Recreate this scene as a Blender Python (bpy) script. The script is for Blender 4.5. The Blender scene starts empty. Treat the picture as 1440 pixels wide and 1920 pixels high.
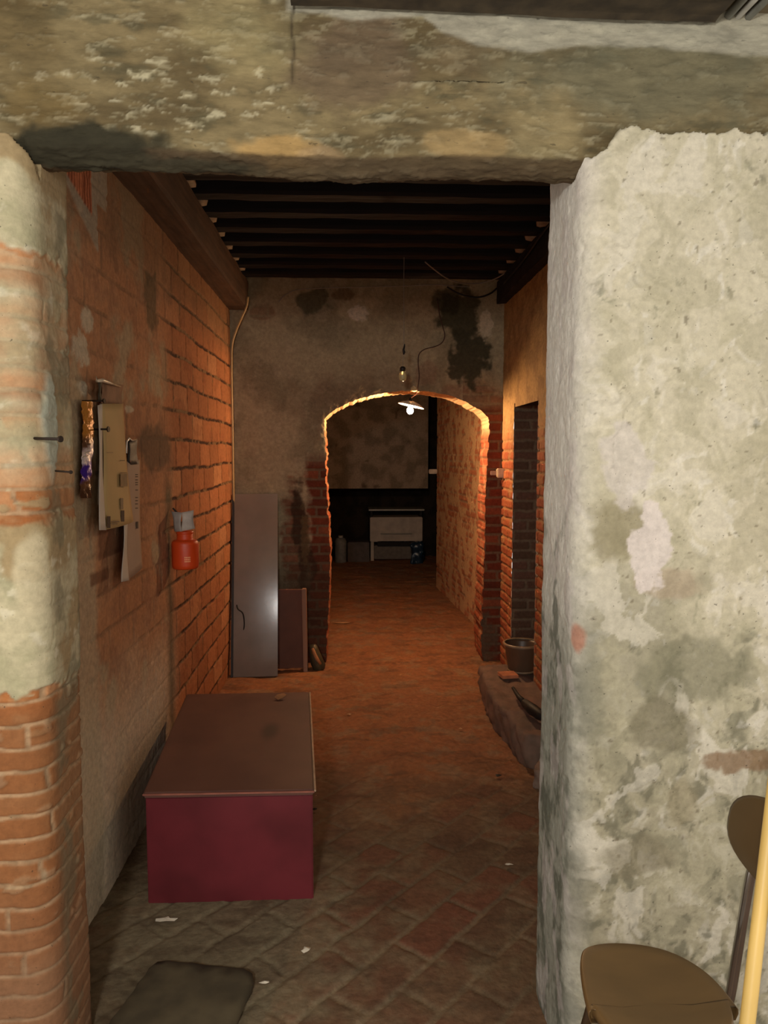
import bpy, bmesh, math, random
import numpy as np
from mathutils import Vector, Matrix
random.seed(7)
S = bpy.context.scene
C = S.collection
# ------------------------------------------------------------------ camera
F = 1400.0; VPX, VPY = 660.0, 850.0
CAM = np.array([0.0, 0.0, 1.5])
cd = bpy.data.cameras.new('camera'); cam = bpy.data.objects.new('camera', cd); C.objects.link(cam)
cd.sensor_fit = 'VERTICAL'; cd.sensor_height = 36.0; cd.sensor_width = 27.0
cd.lens = F / 1920 * 36; cd.clip_start = 0.02
pitch = math.atan((960 - VPY) / F); yaw = math.atan((720 - VPX) / F)
cam.location = CAM; cam.rotation_euler = (math.pi / 2 - pitch, 0, -yaw)
S.camera = cam
S.view_settings.view_transform = 'Standard'; S.view_settings.look = 'None'
S.view_settings.gamma = 1.0; S.view_settings.use_curve_mapping = False
S.view_settings.exposure = 2.0
# ------------------------------------------------------------------ world and the front room's own lamp
w = bpy.data.worlds.new('world'); S.world = w; w.use_nodes = True
w.node_tree.nodes['Background'].inputs[0].default_value = (1.0, 0.92, 0.82, 1)
w.node_tree.nodes['Background'].inputs[1].default_value = 0.30
FRONT_LAMP = (-0.36, -0.65, 1.90); FRONT_POWER = 26.0; FRONT_COL = (1.0, 0.975, 0.93)
BULB_STRENGTH = 520.0; BULB_COL = (1.0, 0.61, 0.32)
ld = bpy.data.lights.new('ceiling_lamp_light', 'POINT'); lo = bpy.data.objects.new('ceiling_lamp_light', ld)
C.objects.link(lo); lo.location = FRONT_LAMP; ld.energy = FRONT_POWER; ld.color = FRONT_COL; ld.shadow_soft_size = 0.10

Rm = np.array(cam.rotation_euler.to_matrix())
def ray(px, py):
    return Rm @ np.array([(px - 720) / F, -(py - 960) / F, -1.0])
def on(px, py, ax, val):
    d = ray(px, py); t = (val - CAM[ax]) / d[ax]; return CAM + d * t
def onX(px, py, v): return on(px, py, 0, v)
def onY(px, py, v): return on(px, py, 1, v)
def onZ(px, py, v): return on(px, py, 2, v)
def V(p): return Vector([float(a) for a in p])

# ------------------------------------------------------------------ numpy noise
def hsh(ix, iy, seed=0):
    n = (ix.astype(np.int64) * 374761393 + iy.astype(np.int64) * 668265263 + seed * 1442695041) & 0xffffffff
    n = ((n ^ (n >> 13)) * 1274126177) & 0xffffffff
    n = ((n ^ (n >> 15)) * 2246822519) & 0xffffffff
    return ((n ^ (n >> 16)) & 0xffffff) / float(0xffffff)
def per(x, y, seed=0):
    x = np.asarray(x, float); y = np.asarray(y, float); x, y = np.broadcast_arrays(x, y)
    ix = np.floor(x); iy = np.floor(y); fx = x - ix; fy = y - iy
    u = fx**3 * (fx * (fx * 6 - 15) + 10); v = fy**3 * (fy * (fy * 6 - 15) + 10)
    def g(a, b):
        t = hsh(ix + a, iy + b, seed) * 2 * np.pi
        return np.cos(t) * (fx - a) + np.sin(t) * (fy - b)
    return ((g(0,0)*(1-u) + g(1,0)*u)*(1-v) + (g(0,1)*(1-u) + g(1,1)*u)*v) * 1.5
def fbm(x, y, o=4, seed=0, gain=.5):
    s = 0; a = 1; t = 0
    for i in range(o):
        s = s + a * per(x * 2**i + 13.7*i, y * 2**i - 7.1*i, seed + i * 17); t += a; a *= gain
    return s / t * 1.3
def ss(a, b, x):
    t = np.clip((x - a) / (b - a), 0, 1); return t * t * (3 - 2 * t)
def lin(c):
    c = np.array(c, float) / 255.0
    return np.where(c <= .04045, c / 12.92, ((c + .055) / 1.055) ** 2.4)
def mix(a, b, m):
    return a * (1 - m[..., None]) + b * m[..., None]
def full(c, like): return np.ones(like.shape + (3,)) * lin(c)
def blob(U, W, c, r, seed=1, soft=.2, rough=.6, sc=8):
    d = np.sqrt(((U - c[0]) / r[0])**2 + ((W - c[1]) / r[1])**2) + rough * fbm(U * sc, W * sc, 4, seed, .6)
    return 1 - ss(1 - soft, 1 + soft, d)
def brick(U, W, ch, bl, joint, seed=0, wob=.004, sm=.005):
    U = U + wob * fbm(U * 14, W * 14, 3, seed + 5); W = W + wob * fbm(U * 9, W * 12, 3, seed + 9)
    row = np.floor(W / ch)
    uu = U / bl + (row % 2) * .5 + (hsh(row, row * 0, seed) - .5) * .22
    col = np.floor(uu); fu = uu - col; fv = W / ch - row
    d = np.minimum(np.minimum(fu, 1 - fu) * bl, np.minimum(fv, 1 - fv) * ch) - joint / 2
    return ss(0, sm, d), hsh(col, row, seed + 1), hsh(col, row, seed + 2)

# ------------------------------------------------------------------ materials
MATS = {}
def surf_mat(name, fine=55, contrast=.35, bump=.25, rough=.92, speck=0.0, stretch=(1,1,1)):
    if name in MATS: return MATS[name]
    m = bpy.data.materials.new(name); m.use_nodes = True; nt = m.node_tree; N = nt.nodes; L = nt.links
    b = N['Principled BSDF']; b.inputs['Roughness'].default_value = rough
    b.inputs['Specular IOR Level'].default_value = .25
    at = N.new('ShaderNodeAttribute'); at.attribute_name = 'col'
    tc = N.new('ShaderNodeTexCoord'); mp = N.new('ShaderNodeMapping'); mp.inputs['Scale'].default_value = stretch
    L.new(tc.outputs['Object'], mp.inputs[0])
    n1 = N.new('ShaderNodeTexNoise'); n1.inputs['Scale'].default_value = fine; n1.inputs['Detail'].default_value = 8; n1.inputs['Roughness'].default_value = .65
    L.new(mp.outputs[0], n1.inputs[0])
    mr = N.new('ShaderNodeMapRange'); mr.inputs[1].default_value = .3; mr.inputs[2].default_value = .7
    mr.inputs[3].default_value = 1 - contrast; mr.inputs[4].default_value = 1 + contrast
    L.new(n1.outputs['Fac'], mr.inputs[0])
    mx = N.new('ShaderNodeVectorMath'); mx.operation = 'SCALE'
    L.new(at.outputs['Color'], mx.inputs[0]); L.new(mr.outputs[0], mx.inputs['Scale'])
    out = mx.outputs[0]
    if speck > 0:
        v = N.new('ShaderNodeTexNoise'); v.inputs['Scale'].default_value = fine * 2.2; v.inputs['Detail'].default_value = 3
        L.new(mp.outputs[0], v.inputs[0])
        cr = N.new('ShaderNodeMapRange'); cr.inputs[1].default_value = .30; cr.inputs[2].default_value = .26
        cr.inputs[3].default_value = 0; cr.inputs[4].default_value = speck
        L.new(v.outputs['Fac'], cr.inputs[0])
        mm = N.new('ShaderNodeMix'); mm.data_type = 'RGBA'; L.new(cr.outputs[0], mm.inputs[0])
        L.new(out, mm.inputs[6]); mm.inputs[7].default_value = (.03, .025, .018, 1); out = mm.outputs[2]
    L.new(out, b.inputs['Base Color'])
    n2 = N.new('ShaderNodeTexNoise'); n2.inputs['Scale'].default_value = fine * 1.6; n2.inputs['Detail'].default_value = 6
    L.new(mp.outputs[0], n2.inputs[0])
    bp = N.new('ShaderNodeBump'); bp.inputs['Strength'].default_value = bump; bp.inputs['Distance'].default_value = .01
    L.new(n2.outputs['Fac'], bp.inputs['Height']); L.new(bp.outputs[0], b.inputs['Normal'])
    MATS[name] = m; return m
def mat(name, c, rough=.7, metal=0, var=.2, sc=20, bump=.1, emit=None, stretch=(1,1,1), trans=0, c2=None, spec=.5):
    if name in MATS: return MATS[name]
    m = bpy.data.materials.new(name); m.use_nodes = True; nt = m.node_tree; N = nt.nodes; L = nt.links
    b = N['Principled BSDF']; b.inputs['Roughness'].default_value = rough; b.inputs['Metallic'].default_value = metal
    b.inputs['Transmission Weight'].default_value = trans; b.inputs['Specular IOR Level'].default_value = spec
    tc = N.new('ShaderNodeTexCoord'); mp = N.new('ShaderNodeMapping'); mp.inputs['Scale'].default_value = stretch
    L.new(tc.outputs['Object'], mp.inputs[0])
    n = N.new('ShaderNodeTexNoise'); n.inputs['Scale'].default_value = sc; n.inputs['Detail'].default_value = 6
    L.new(mp.outputs[0], n.inputs[0])
    cr = N.new('ShaderNodeValToRGB'); a = lin(c)
    hi = lin(c2) if c2 is not None else a * (1 + var)
    lo_ = a if c2 is not None else a * (1 - var)
    cr.color_ramp.elements[0].position = .35; cr.color_ramp.elements[1].position = .65
    cr.color_ramp.elements[0].color = (*lo_, 1); cr.color_ramp.elements[1].color = (*np.clip(hi, 0, 1), 1)
    L.new(n.outputs['Fac'], cr.inputs[0]); L.new(cr.outputs[0], b.inputs['Base Color'])
    if bump > 0:
        bp = N.new('ShaderNodeBump'); bp.inputs['Strength'].default_value = bump; bp.inputs['Distance'].default_value = .005
        L.new(n.outputs['Fac'], bp.inputs['Height']); L.new(bp.outputs[0], b.inputs['Normal'])
    if emit:
        b.inputs['Emission Color'].default_value = (*emit[0], 1); b.inputs['Emission Strength'].default_value = emit[1]
    MATS[name] = m; return m

# ------------------------------------------------------------------ object helpers
def tag(o, label=None, cat=None, group=None, kind=None):
    if label: o['label'] = label
    if cat: o['category'] = cat
    if group: o['group'] = group
    if kind: o['kind'] = kind
    return o
def empty(name, loc, rz=0):
    o = bpy.data.objects.new(name, None); C.objects.link(o); o.location = V(loc); o.rotation_euler = (0, 0, rz)
    o.empty_display_size = .05; return o
def link(name, me, m, parent=None):
    o = bpy.data.objects.new(name, me); C.objects.link(o)
    if m is not None: me.materials.append(m)
    if parent is not None: o.parent = parent
    return o
def setcol(me, col):
    a = me.color_attributes.new('col', 'FLOAT_COLOR', 'POINT')
    c = np.ones((len(me.vertices), 4), np.float32); c[:, :3] = np.clip(col.reshape(-1, 3), 0, 1)
    a.data.foreach_set('color', c.ravel())
def mesh_np(name, co, quads, col=None, smooth=True):
    me = bpy.data.meshes.new(name)
    me.vertices.add(len(co)); me.vertices.foreach_set('co', co.astype(np.float32).ravel())
    k = quads.shape[1]
    me.loops.add(quads.size); me.loops.foreach_set('vertex_index', quads.astype(np.int32).ravel())
    me.polygons.add(len(quads)); me.polygons.foreach_set('loop_start', np.arange(0, quads.size, k, dtype=np.int32))
    if smooth: me.polygons.foreach_set('use_smooth', np.ones(len(quads), bool))
    me.update(calc_edges=True); me.validate()
    if col is not None: setcol(me, col)
    return me
def normals(P, flip=False):
    a = np.gradient(P, axis=0); b = np.gradient(P, axis=1)
    n = np.cross(a, b); n /= np.maximum(np.linalg.norm(n, axis=-1, keepdims=True), 1e-9)
    return -n if flip else n
def grid(name, P, h, col, m, flip=False, keep=None, parent=None):
    n, k = P.shape[:2]; N = normals(P, flip)
    Q = P + N * h[..., None]
    idx = np.arange(n * k).reshape(n, k)
    q = np.stack([idx[:-1, :-1], idx[1:, :-1], idx[1:, 1:], idx[:-1, 1:]], -1)
    if flip: q = q[..., ::-1]
    q = q.reshape(-1, 4)
    if keep is not None: q = q[keep.ravel()]
    return link(name, mesh_np(name, Q.reshape(-1, 3), q, col), m, parent)
def roundpath(pts, rad, step):
    pts = [np.array(p, float) for p in pts]; out = [pts[0]]
    for i in range(1, len(pts) - 1):
        a, b, c = pts[i-1], pts[i], pts[i+1]; r = rad[i-1]
        d1 = (a - b) / np.linalg.norm(a - b); d2 = (c - b) / np.linalg.norm(c - b)
        p, q = b + d1 * r, b + d2 * r
        for t in np.linspace(0, 1, 9): out.append((1-t)**2 * p + 2*t*(1-t) * b + t*t * q)
    out.append(pts[-1]); out = np.array(out)
    s = np.r_[0, np.cumsum(np.linalg.norm(np.diff(out, axis=0), axis=1))]
    t = np.linspace(0, s[-1], max(2, int(s[-1] / step)))
    return np.stack([np.interp(t, s, out[:, i]) for i in range(out.shape[1])], 1), t
def path_wall(pts, rad, step, z0, z1, zstep):
    p, s = roundpath(pts, rad, step); z = np.arange(z0, z1 + zstep, zstep)
    P = np.zeros((len(p), len(z), 3)); P[..., 0] = p[:, 0:1]; P[..., 1] = p[:, 1:2]; P[..., 2] = z[None]
    return P, np.repeat(s[:, None], len(z), 1)

class MB:
    def __init__(s): s.v = []; s.f = []
    def add(s, vs, fs):
        o = len(s.v); s.v += [tuple(float(c) for c in p) for p in vs]; s.f += [tuple(i + o for i in f) for f in fs]; return s
    def box(s, c, d, rot=None):
        x, y, z = [a / 2 for a in d]
        vs = [Vector((i*x, j*y, k*z)) for i in (-1,1) for j in (-1,1) for k in (-1,1)]
        if rot is not None: vs = [rot @ p for p in vs]
        vs = [p + Vector(c) for p in vs]
        return s.add(vs, [(0,1,3,2),(4,6,7,5),(0,4,5,1),(2,3,7,6),(0,2,6,4),(1,5,7,3)])
    def prism(s, poly, z0, z1):
        n = len(poly); vs = [(p[0], p[1], z0) for p in poly] + [(p[0], p[1], z1) for p in poly]
        return s.add(vs, [tuple(range(n))[::-1], tuple(range(n, 2*n))] + [(i, (i+1) % n, n + (i+1) % n, n + i) for i in range(n)])
    def tube(s, pts, r, n=8, caps=True):
        pts = [Vector([float(a) for a in p]) for p in pts]; rs = r if hasattr(r, '__len__') else [r] * len(pts)
        vs = []; up = None
        for i, p in enumerate(pts):
            t = (pts[min(i+1, len(pts)-1)] - pts[max(i-1, 0)]).normalized()
            if up is None:
                up = Vector((0,0,1)) if abs(t.z) < .9 else Vector((1,0,0))
            a = (up - t * up.dot(t)).normalized(); up = a; b = t.cross(a)
            for k in range(n):
                th = 2 * math.pi * k / n; vs.append(p + (a * math.cos(th) + b * math.sin(th)) * rs[i])
        fs = [(i*n+k, i*n+(k+1) % n, (i+1)*n+(k+1) % n, (i+1)*n+k) for i in range(len(pts)-1) for k in range(n)]
        if caps: fs += [tuple(range(n))[::-1], tuple(range((len(pts)-1)*n, len(pts)*n))]
        return s.add(vs, fs)
    def lathe(s, prof, c=(0,0,0), n=28, rot=None):
        vs = []
        for r, z in prof:
            for k in range(n):
                p = Vector((max(r, 1e-4) * math.cos(2*math.pi*k/n), max(r, 1e-4) * math.sin(2*math.pi*k/n), z))
                if rot is not None: p = rot @ p
                vs.append(p + Vector(c))
        return s.add(vs, [(i*n+k, i*n+(k+1) % n, (i+1)*n+(k+1) % n, (i+1)*n+k) for i in range(len(prof)-1) for k in range(n)])
    def build(s, name, m, parent=None, smooth=False, bevel=0, seg=2, loc=None, solid=0):
        me = bpy.data.meshes.new(name); me.from_pydata(s.v, [], s.f); me.update()
        bm = bmesh.new(); bm.from_mesh(me); bmesh.ops.recalc_face_normals(bm, faces=bm.faces)
        if bevel: bmesh.ops.bevel(bm, geom=bm.edges[:], offset=bevel, segments=seg, affect='EDGES', clamp_overlap=True)
        bm.to_mesh(me); bm.free()
        if smooth: me.polygons.foreach_set('use_smooth', [True] * len(me.polygons))
        o = link(name, me, m, parent)
        if solid:
            md = o.modifiers.new('s', 'SOLIDIFY'); md.thickness = solid; md.offset = 0
        if loc is not None: o.location = V(loc)
        return o
def smooth_pts(pts, k=8):
    pts = [np.array(p, float) for p in pts]; out = []
    P = [2*pts[0]-pts[1]] + pts + [2*pts[-1]-pts[-2]]
    for i in range(1, len(P) - 2):
        for t in np.linspace(0, 1, k, endpoint=False):
            a, b, c, d = P[i-1], P[i], P[i+1], P[i+2]
            out.append(.5 * ((2*b) + (-a+c)*t + (2*a-5*b+4*c-d)*t*t + (-a+3*b-3*c+d)*t**3))
    out.append(pts[-1]); return out
def rubble(name, poly, z0, z1, m, seed, amp=.02, res=.02, parent=None):
    """a rough block: remeshed prism with noise displacement, colour attribute filled by caller"""
    mb = MB().prism(poly, z0, z1); me = bpy.data.meshes.new(name); me.from_pydata(mb.v, [], mb.f)
    bm = bmesh.new(); bm.from_mesh(me); bmesh.ops.recalc_face_normals(bm, faces=bm.faces)
    bmesh.ops.triangulate(bm, faces=bm.faces)
    for _ in range(7):
        es = [e for e in bm.edges if e.calc_length() > res * 1.8]
        if not es: break
        bmesh.ops.subdivide_edges(bm, edges=es, cuts=1); bmesh.ops.triangulate(bm, faces=bm.faces)
    bmesh.ops.smooth_vert(bm, verts=bm.verts, factor=.5, use_axis_x=True, use_axis_y=True, use_axis_z=True)
    bm.normal_update()
    co = np.array([v.co[:] for v in bm.verts]); no = np.array([v.normal[:] for v in bm.verts])
    d = amp * fbm(co[:,0]*14 + co[:,2]*9, co[:,1]*14 - co[:,2]*11, 4, seed)
    for v, p, q, dd in zip(bm.verts, co, no, d): v.co = Vector(p + q * dd)
    bm.to_mesh(me); bm.free(); me.polygons.foreach_set('use_smooth', [True]*len(me.polygons))
    return link(name, me, m, parent)

WALLM = surf_mat('old_plaster_surface', 60, .14, .18, speck=.6)
BRKM = surf_mat('old_brick_surface', 50, .22, .4, speck=.3)
FLRM = surf_mat('worn_floor_surface', 35, .25, .4, rough=.8)
BEAMM = surf_mat('old_beam_surface', 40, .25, .4, speck=.5, stretch=(.35, 1, 1))

YF = 1.66; XL = -.84; XR = 1.07; YB = 5.25; XA, XB = -.70, .52
def f2(px, py, X0=0.0):
    p = onY(px, py, YF); return (p[0] - X0, p[2])
SC = YF / F    # metres per pixel on the front wall

# ================================================================== FRONT WALL, RIGHT PIER
P, s = path_wall([(1.0, 1.98), (XB, 1.98), (XB, YF), (1.75, YF)], [.05, .055], .004, 0, 2.62, .004)
u = P[..., 0] * 1.0 - XB; jam = P[..., 1] - YF
U = np.where(jam > .004, -jam + np.minimum(u, 0), u)
U = s - .49 - .27; Z = P[..., 2]
base = full((200, 193, 170), U)
n0 = fbm(U*3.2, Z*2.6, 5, 3); n1 = fbm(U*9, Z*7, 5, 11, .6); n2 = fbm(U*30, Z*26, 4, 21, .6)
wx = U + .05*fbm(U*7, Z*7, 3, 77); wz = Z + .05*fbm(U*7+9, Z*7, 3, 78)
n3 = fbm(wx*12, wz*9, 5, 31, .65)
lower = ss(1.25, .75, Z + .12*n0)                # darker, mottled lower half
base = mix(base, full((184, 178, 152), U), ss(-.1, .45, n1 + .25*lower) * (.55 + .45*lower))
base = mix(base, full((136, 136, 116), U), ss(.02, .20, n3 - .40 + .44*lower) * .6)
base = mix(base, full((112, 108, 88), U), ss(.12, .3, n3 + .6*n2 - .42 + .32*lower) * .5)
base = mix(base, full((232, 228, 212), U), ss(.24, .6, -n3 + .4*n2) * (.2 + .4*lower))
base = mix(base, full((235, 232, 224), U), ss(.34, .44, fbm(wx*22, wz*15, 4, 41) - .06) * (.3 + .25*lower))
lowf = ss(1.15, .6, Z + .1*n0); base = mix(base, full((150, 143, 120), U), lowf * .65)
base = mix(base, full((104, 102, 84), U), ss(.10, .26, n3 + .4*n2) * lowf * .55); base = mix(base, full((196, 190, 170), U), ss(.16, .34, -n3 + .3*n2) * lowf * .6)
base = mix(base, full((122, 118, 98), U), blob(U, Z, f2(1180, 1240, XB), (.16, .22), 31, soft=.35, rough=1.2, sc=9) * .5)
n4 = fbm(wx*6, wz*4.5, 5, 71, .65)
base = mix(base, full((172, 166, 140), U), ss(.05, .12, n4) * .45); base = mix(base, full((216, 210, 194), U), ss(.18, .24, -n4) * .5)
base = mix(base, full((150, 144, 122), U), ss(.03, .0, np.abs(fbm(wx*8, wz*14, 4, 73))) * ss(-.1, .2, n1) * .35)
pit = ss(.66, .74, fbm(U*48, Z*52, 2, 74)); base = mix(base, full((110, 100, 80), U), pit * .6)
# jamb face painted paler to make up for missing light, with cool grey streaks
jm = ss(.05, -.04, U)
base = mix(base, full((226, 222, 212), U), jm * .85)
base = mix(base, full((128, 130, 116), U), jm * ss(1.45, .85, Z + .15*n0) * .85)
base = mix(base, full((76, 80, 66), U), jm * ss(1.55, 1.1, Z) * 1.6 * ss(.0, .4, fbm(U*12, Z*8, 5, 51, .65) + .22*ss(1.3, .8, Z) - .12) * .45)
base = mix(base, full((200, 190, 186), U), jm * ss(.12, .3, fbm(U*14, Z*6, 4, 57)) * .4)
hh = .005*n0 + .0025*n1 + .0012*n2 + .0012*ss(.02, .14, -n3)
def stain(c, r, rgb, k=1, seed=5, **kw):
    global base
    base = mix(base, full(rgb, U), blob(U, Z, f2(*c, XB), (r[0]*SC, r[1]*SC), seed, **kw) * k)
stain((1150, 990), (55, 60), (142, 134, 106), .8, 1); stain((1090, 1200), (18, 30), (178, 110, 84), .7, 2)
stain((1385, 1422), (85, 22), (128, 100, 72), .8, 3, rough=.6, sc=22); stain((1250, 1090), (60, 30), (170, 150, 128), .5, 4)
stain((1215, 1030), (34, 80), (216, 206, 200), .85, 7, soft=.06, sc=14); stain((1165, 870), (50, 75), (206, 198, 192), .6, 8, soft=.1, sc=14)
stain((1300, 1260), (110, 60), (120, 118, 96), .6, 12); stain((1240, 1360), (70, 45), (112, 106, 84), .6, 13)
stain((1270, 1500), (30, 45), (150, 140, 112), .5, 15); stain((1200, 1600), (80, 40), (128, 120, 98), .6, 16)
stain((1110, 1300), (20, 120), (110, 110, 94), .5, 17, soft=.5, rough=1.1, sc=12); stain((1090, 1690), (20, 90), (112, 110, 94), .5, 18, soft=.5, rough=1.1, sc=12)
# peeled boundary against the lintel: above the ragged line the pier is bare, set back, brown like the lintel
edge_px = f2(1180, 250, XB)[1]
xs = np.array([-.4, -.14, -.12, -.01, .0, .035, .06, .10, .18, .30, .6])
zs = np.array([2.62, 2.62, 2.18, 2.165, 2.150, 2.160, 2.205] + [f2(1100, q, XB)[1] for q in (238, 250, 244, 236)])
zl = np.interp(U, xs, zs) + .014*fbm(U*30, Z*6, 4, 61, .7)
bare = ss(-.004, .004, Z - zl)
bcol = mix(full((104, 94, 68), U), full((140, 130, 104), U), ss(-.1, .3, fbm(U*5, Z*14, 4, 62)))
bcol = mix(bcol, full((82, 80, 62), U), ss(0, .3, fbm(U*8, Z*16, 4, 63)) * .8)
base = mix(base, bcol, bare)
hh = hh + .014*(1 - bare) - .04*bare
crack = ss(.035, .0, np.abs(fbm(wx*4.3, wz*4.3, 3, 91))) * ss(.1, .3, fbm(U*3, Z*3, 2, 92))
base = mix(base, full((120, 112, 92), U), crack * .25); hh = hh - .002 * crack
o = grid('wall_front_right', P, hh, base, WALLM); tag(o, kind='structure')

# ================================================================== FRONT WALL, LEFT PIER
P, s = path_wall([(-1.75, YF), (XA, YF), (XA, 1.88), (-1.1, 1.88)], [.05, .03], .004, 0, 2.62, .004)
Z = P[..., 2]; U = s - (1.75 + XA) + .03         # zero at the rounded corner
def yz(q): return f2(100, q)[1]
bm_, r1, r2 = brick(U + .02*np.sin(Z*9), Z, .0527, .62, .006, 4, .007, .003)
nA = fbm(U*6, Z*6, 5, 5, .6); nB = fbm(U*22, Z*22, 4, 6); nC = fbm(U*2.5, Z*2.5, 3, 8)
bc = mix(full((172, 112, 66), U), full((150, 92, 52), U), r1)
bc = mix(bc, full((186, 134, 92), U), ss(.55, .8, r2)); bc = mix(bc, full((190, 158, 116), U), ss(-.02, .3, nA)*.45)
bc = mix(bc, full((138, 90, 54), U), ss(yz(1300), yz(1360), Z) * .9)
mc = mix(full((176, 144, 110), U), full((150, 122, 92), U), ss(-.2, .3, nB))
col = mix(mc, bc, bm_); h = .0045 * bm_ + .0015*nB
pl = mix(full((194, 184, 152), U), full((170, 164, 132), U), ss(-.2, .3, nA))
pl = mix(pl, full((160, 140, 104), U), ss(.15, .35, nC + .5*nA)); pl = mix(pl, full((214, 206, 180), U), ss(.35, .6, nB + .3*nA)*.6)
zz = Z + .05*nA + .02*nB
cov = np.maximum(ss(yz(470), yz(455), zz), ss(yz(1300), yz(1290), zz) * ss(yz(975), yz(990), zz))
cov = np.maximum(cov, ss(yz(1770), yz(1830), zz) * .6)
wash = ss(yz(960), yz(930), zz) * (1 - ss(yz(480), yz(470), zz))
bandn = fbm(U*1.5, Z*16, 3, 16)
cov = np.maximum(cov, wash * np.clip(.55 + .5*bandn + .5*nA + .15*nB, 0, .95))
cov = np.maximum(cov, .8 * ss(.08, .2, fbm(U*9, Z*14, 4, 15) - .25))
low = ss(yz(1300), yz(1330), Z)
col = mix(col, pl, np.clip(cov * (1 - .8*low), 0, 1)); h = h * (1 - cov*.7) + .008 * cov
jm = ss(.035, .09, U)
col = mix(col, full((134, 112, 84), U), jm * .35)
low2 = ss(yz(1560), yz(1880), Z + .03*nA); col = mix(col, full((120, 84, 62), U), low2*.5)
strip = blob(U, Z, (.075, f2(130, 800)[1]), (.038, .115), 9, rough=.3)
col = mix(col, full((158, 162, 146), U), strip * .9); h = h + .006 * strip
col = mix(col, full((196, 184, 152), U), blob(U, Z, (.02, f2(80, 1085)[1]), (.03, .09), 19, rough=.4) * .8)
col = mix(col, full((110, 104, 82), U), jm * ss(.05, .3, fbm(U*8, Z*5, 4, 33)) * .6)
xs = np.array([f2(p, 300)[0] - XA for p in (-300, 0, 48, 70, 92)] + [.06, .12, .15, .3]); zs = np.array([f2(60, q)[1] for q in (235, 250, 258, 285, 318)] + [2.16, 2.18, 2.62, 2.62])
bare = ss(-.004, .004, Z - np.interp(U, xs, zs) - .01*fbm(U*30, Z*8, 3, 66))
bcol = mix(full((104, 92, 60), U), full((134, 122, 92), U), ss(-.1, .3, fbm(U*5, Z*14, 4, 67)))
col = mix(col, bcol, bare); h = h + .012 * (1 - bare) - .045*bare
o = grid('wall_front_left', P, h + .004*nC, col, WALLM); tag(o, kind='structure')

# ================================================================== LINTEL
zb = 2.128
sec, ssv = roundpath([(1.85, 2.60), (1.84, zb + .03), (1.725, zb - .016), (1.674, zb + .022), (1.668, 2.60)], [.02, .02, .012], .004)
Xg = np.arange(-1.75, 1.75, .005)
P = np.zeros((len(Xg), len(sec), 3)); P[..., 0] = Xg[:, None]; P[..., 1] = sec[None, :, 0]; P[..., 2] = sec[None, :, 1]
X = P[..., 0]; Sg = np.repeat(ssv[None], len(Xg), 0); Z = P[..., 2]
P[..., 2] += .010*per(X*2.2, X*0, 3) * (Z < 2.3) + np.interp(X, [-1.7, -.7, 0, .5, 1.7], [.016, .014, -.006, .0, .02])
n0 = fbm(X*2.2, Sg*5, 4, 101); n1 = fbm(X*7, Sg*20, 5, 102, .6); n2 = fbm(X*22, Sg*60, 4, 103, .6); n3 = fbm(X*16 + .5*n1, Sg*44, 5, 104, .7)
col = mix(full((128, 114, 82), X), full((97, 84, 58), X), ss(-.25, .3, n0 + .3*n1))
col = mix(col, full((90, 84, 62), X), ss(.1, .4, n1 + .2*n0) * .7)
col = mix(col, full((164, 156, 126), X), ss(.1, .32, n3 + .25*n0) * .45)
lft = ss(f2(620, 0)[0], f2(500, 0)[0], X) * ss(f2(0, 60)[1], f2(0, 120)[1], Z) * ss(f2(0, 270)[1], f2(0, 225)[1], Z)
col = mix(col, full((188, 180, 150), X), ss(.34, .52, n3 + .45*n2 - .12 + .16*lft) * (.28 + .30*lft))
col = mix(col, full((70, 60, 42), X), ss(.03, .0, np.abs(fbm(X*3, Sg*26, 4, 108))) * ss(.0, .3, fbm(X*4, Sg*9, 3, 109)) * .35)
def lst(c, r, rgb, k, seed, **kw):
    global col
    a = f2(*c); sv = ssv[-1] - (2.60 - a[1])
    col = mix(col, full(rgb, X), blob(X, Sg, (a[0], sv), (r[0]*SC, r[1]*SC), seed, **kw) * k)
lst((660, 110), (110, 90), (100, 84, 66), .75, 1, soft=.35); lst((860, 90), (60, 60), (108, 94, 70), .6, 2, soft=.4)
lst((1240, 130), (260, 90), (104, 102, 82), .7, 3, soft=.5); lst((520, 275), (75, 32), (168, 138, 88), .9, 4); lst((600, 285), (40, 26), (156, 132, 98), .6, 14)
lst((880, 268), (75, 26), (150, 128, 88), .8, 5); lst((1020, 240), (70, 60), (148, 134, 98), .6, 6, soft=.4)
lst((170, 280), (150, 34), (52, 48, 34), .95, 7, soft=.3); lst((300, 300), (170, 16), (66, 60, 44), .85, 8); lst((920, 325), (170, 10), (96, 82, 58), .8, 9)
lst((30, 60), (60, 120), (98, 82, 52), .6, 10, soft=.5); lst((70, 190), (60, 40), (108, 90, 54), .6, 11, soft=.5)
lst((440, 60), (90, 60), (156, 144, 104), .5, 12, soft=.5)
ty = np.interp(X, [f2(p, 50)[0] for p in (540, 680, 790, 830, 900, 1000, 1100, 1200, 1440)], [f2(700, q)[1] for q in (24, 34, 22, 56, 76, 86, 74, 70, 84)])
band = ss(-.006, .006, Z - ty + .012*n1) * (Sg > .3) * ss(f2(530, 0)[0], f2(545, 0)[0], X)
col = mix(col, full((168, 164, 146), X), band * .8)
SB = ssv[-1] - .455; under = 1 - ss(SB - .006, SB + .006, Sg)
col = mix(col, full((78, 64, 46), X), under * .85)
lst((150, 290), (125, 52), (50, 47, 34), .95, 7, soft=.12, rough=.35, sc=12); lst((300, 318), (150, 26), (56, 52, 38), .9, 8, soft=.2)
sx = f2(548, 60)[0]; seam = ss(.006, 0, np.abs(X - sx - .004*fbm(X*0, Sg*20, 2, 5))) * (Sg > .3) * ss(f2(0, 150)[1], f2(0, 120)[1], Z)
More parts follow.
